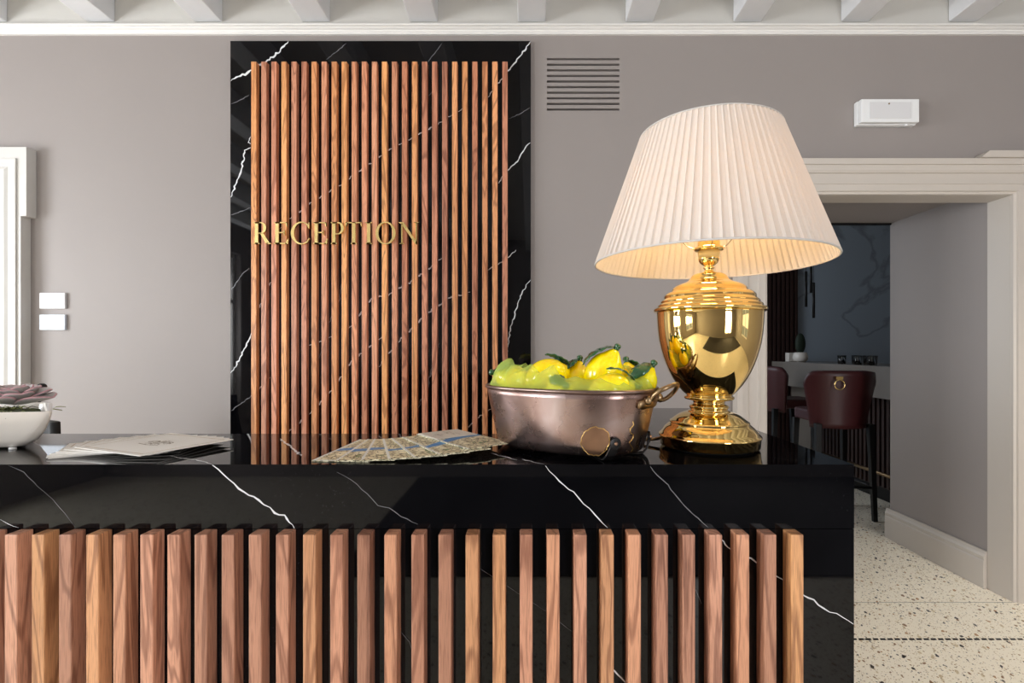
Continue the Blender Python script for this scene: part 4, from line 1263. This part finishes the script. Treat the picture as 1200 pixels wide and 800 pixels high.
# pendants
BZC = CH+1.6
pp = [(944.5, 318, 359.5, 4.9), (950.5, 300, 343, 5.05), (953.5, 331, 372.5, 4.8)]
for i, (px, ya, yb, Y) in enumerate(pp):
    a = P(px, ya, Y); b = P(px, yb, Y)
    r = thing('pendant_light', ['slim black tube pendant, leftmost of the three over the bar', 'slim black tube pendant ending highest, between the other two', 'slim black tube pendant hanging lowest, rightmost of the three'][i], 'light', (a.x, a.y, b.z), 0, 'black tube pendants over the bar')
    L_ = max(a.z, b.z+.33)
    MB().tube([(a.x,a.y,b.z),(a.x,a.y,L_)], .0125, 14).build('tube', M['black_metal'], r)
    MB().tube([(a.x,a.y,L_),(a.x,a.y,BZC-.02)], .0018, 6).build('cable', M['black_metal'], r)
    MB().tube([(a.x,a.y,BZC-.02),(a.x,a.y,BZC)], .04, 16).build('ceiling_rose', M['black_metal'], r)
# items on the bar
bz_ = 1.28-.130
r = thing('potted_cactus', 'dark paddle cactus in a pale round pot on the bar', 'plant', (2.99, 5.55, bz_))
MB().lathe([(.045,0),(.072,.02),(.080,.055),(.066,.10),(.060,.105),(.055,.098),(.01,.095)], (0,0,0), 28).build('pot', M['ceramic'], r, world=False)
MB().blob((0,0,.20), .055,.035,.115, nu=20, nv=14).build('cactus', M['cactus'], r, world=False)
o = MB().box(2.93, 3.03, 5.68, 5.76, bz_, bz_+.10).build('napkin_box', M['ceramic'], bevel=.004); tag(o, 'small pale square box on the bar left of the cactus', 'box')
gl0 = None
for i, (gx, gy) in enumerate(((2.95,4.75),(3.04,4.68),(2.97,4.55),(3.06,4.48),(2.98,4.38),(3.08,4.58))):
    labs = ['glass tumbler on the bar furthest from the doorway', 'glass tumbler second from the far end of the row on the bar', 'glass tumbler at the near edge in the middle of the row', 'glass tumbler near the right end of the row, set back', 'glass tumbler at the right end of the row nearest the doorway', 'glass tumbler at the back in the middle of the row']
    if gl0 is None:
        gl0 = MB().lathe([(.028,0),(.033,.004),(.037,.08),(.0345,.08),(.0305,.008),(.001,.007)], (0,0,0), 24).build('drinking_glass', M['glass']); o = gl0
    else: o = gl0.copy(); COL.objects.link(o)
    o.location = (gx, gy, bz_); tag(o, labs[i], 'glass', 'tumblers on the bar')

# added cool fill light that brightens the bar room, no window behind it
def area(name, loc, target, sx_, sy_, e, col):
    L = bpy.data.lights.new(name, 'AREA'); L.shape = 'RECTANGLE'; L.size = sx_; L.size_y = sy_; L.energy = e; L.color = col
    o = bpy.data.objects.new(name, L); COL.objects.link(o); o.location = loc
    o.rotation_euler = (Vector(target)-Vector(loc)).to_track_quat('-Z', 'Y').to_euler(); return o
area('bar_fill', (.3, 4.9, 1.7), (3.2, 5.6, 1.4), 1.2, 1.6, 34, (.82,.90,1))

# unseen ceiling fixture, added to brighten the floor beside the desk
sl = thing('floor_fill_spot', 'unseen ceiling spotlight added to brighten the floor beside the reception desk', 'light', (2.55, 1.45, ZC-.07))
MB().lathe([(.03,.07),(.04,.068),(.04,.0),(.034,.0),(.030,.02),(.001,.02)], n=32).build('housing', M['plastic'], sl, world=False)
L = bpy.data.lights.new('spot', 'SPOT'); L.energy = 150; L.spot_size = math.radians(62); L.spot_blend = 1; L.shadow_soft_size = .05; L.color = (1,.95,.86)
o = bpy.data.objects.new('spot', L); COL.objects.link(o); o.location = (2.55, 1.45, ZC-.075)
o.rotation_euler = (Vector((2.5,1.95,0))-o.location).to_track_quat('-Z','Y').to_euler()
# ------------------------------------------------------------------ world, camera, view
w = bpy.data.worlds.new('world'); sc.world = w; w.use_nodes = True
w.node_tree.nodes['Background'].inputs[0].default_value = (.75,.85,1,1); w.node_tree.nodes['Background'].inputs[1].default_value = .6
cd = bpy.data.cameras.new('camera'); cam = bpy.data.objects.new('camera', cd); COL.objects.link(cam)
cam.location = (0,0,CH); cam.rotation_euler = (PI/2,0,0)
cd.sensor_width = 36; cd.sensor_fit = 'HORIZONTAL'; cd.lens = F/1200*36
cd.shift_x = -20/1200; cd.shift_y = 10/1200; cd.clip_start = .02
sc.camera = cam
sc.view_settings.view_transform = 'Standard'; sc.view_settings.look = 'None'; sc.view_settings.gamma = 1
sc.view_settings.use_curve_mapping = False
sc.view_settings.exposure = -0.16
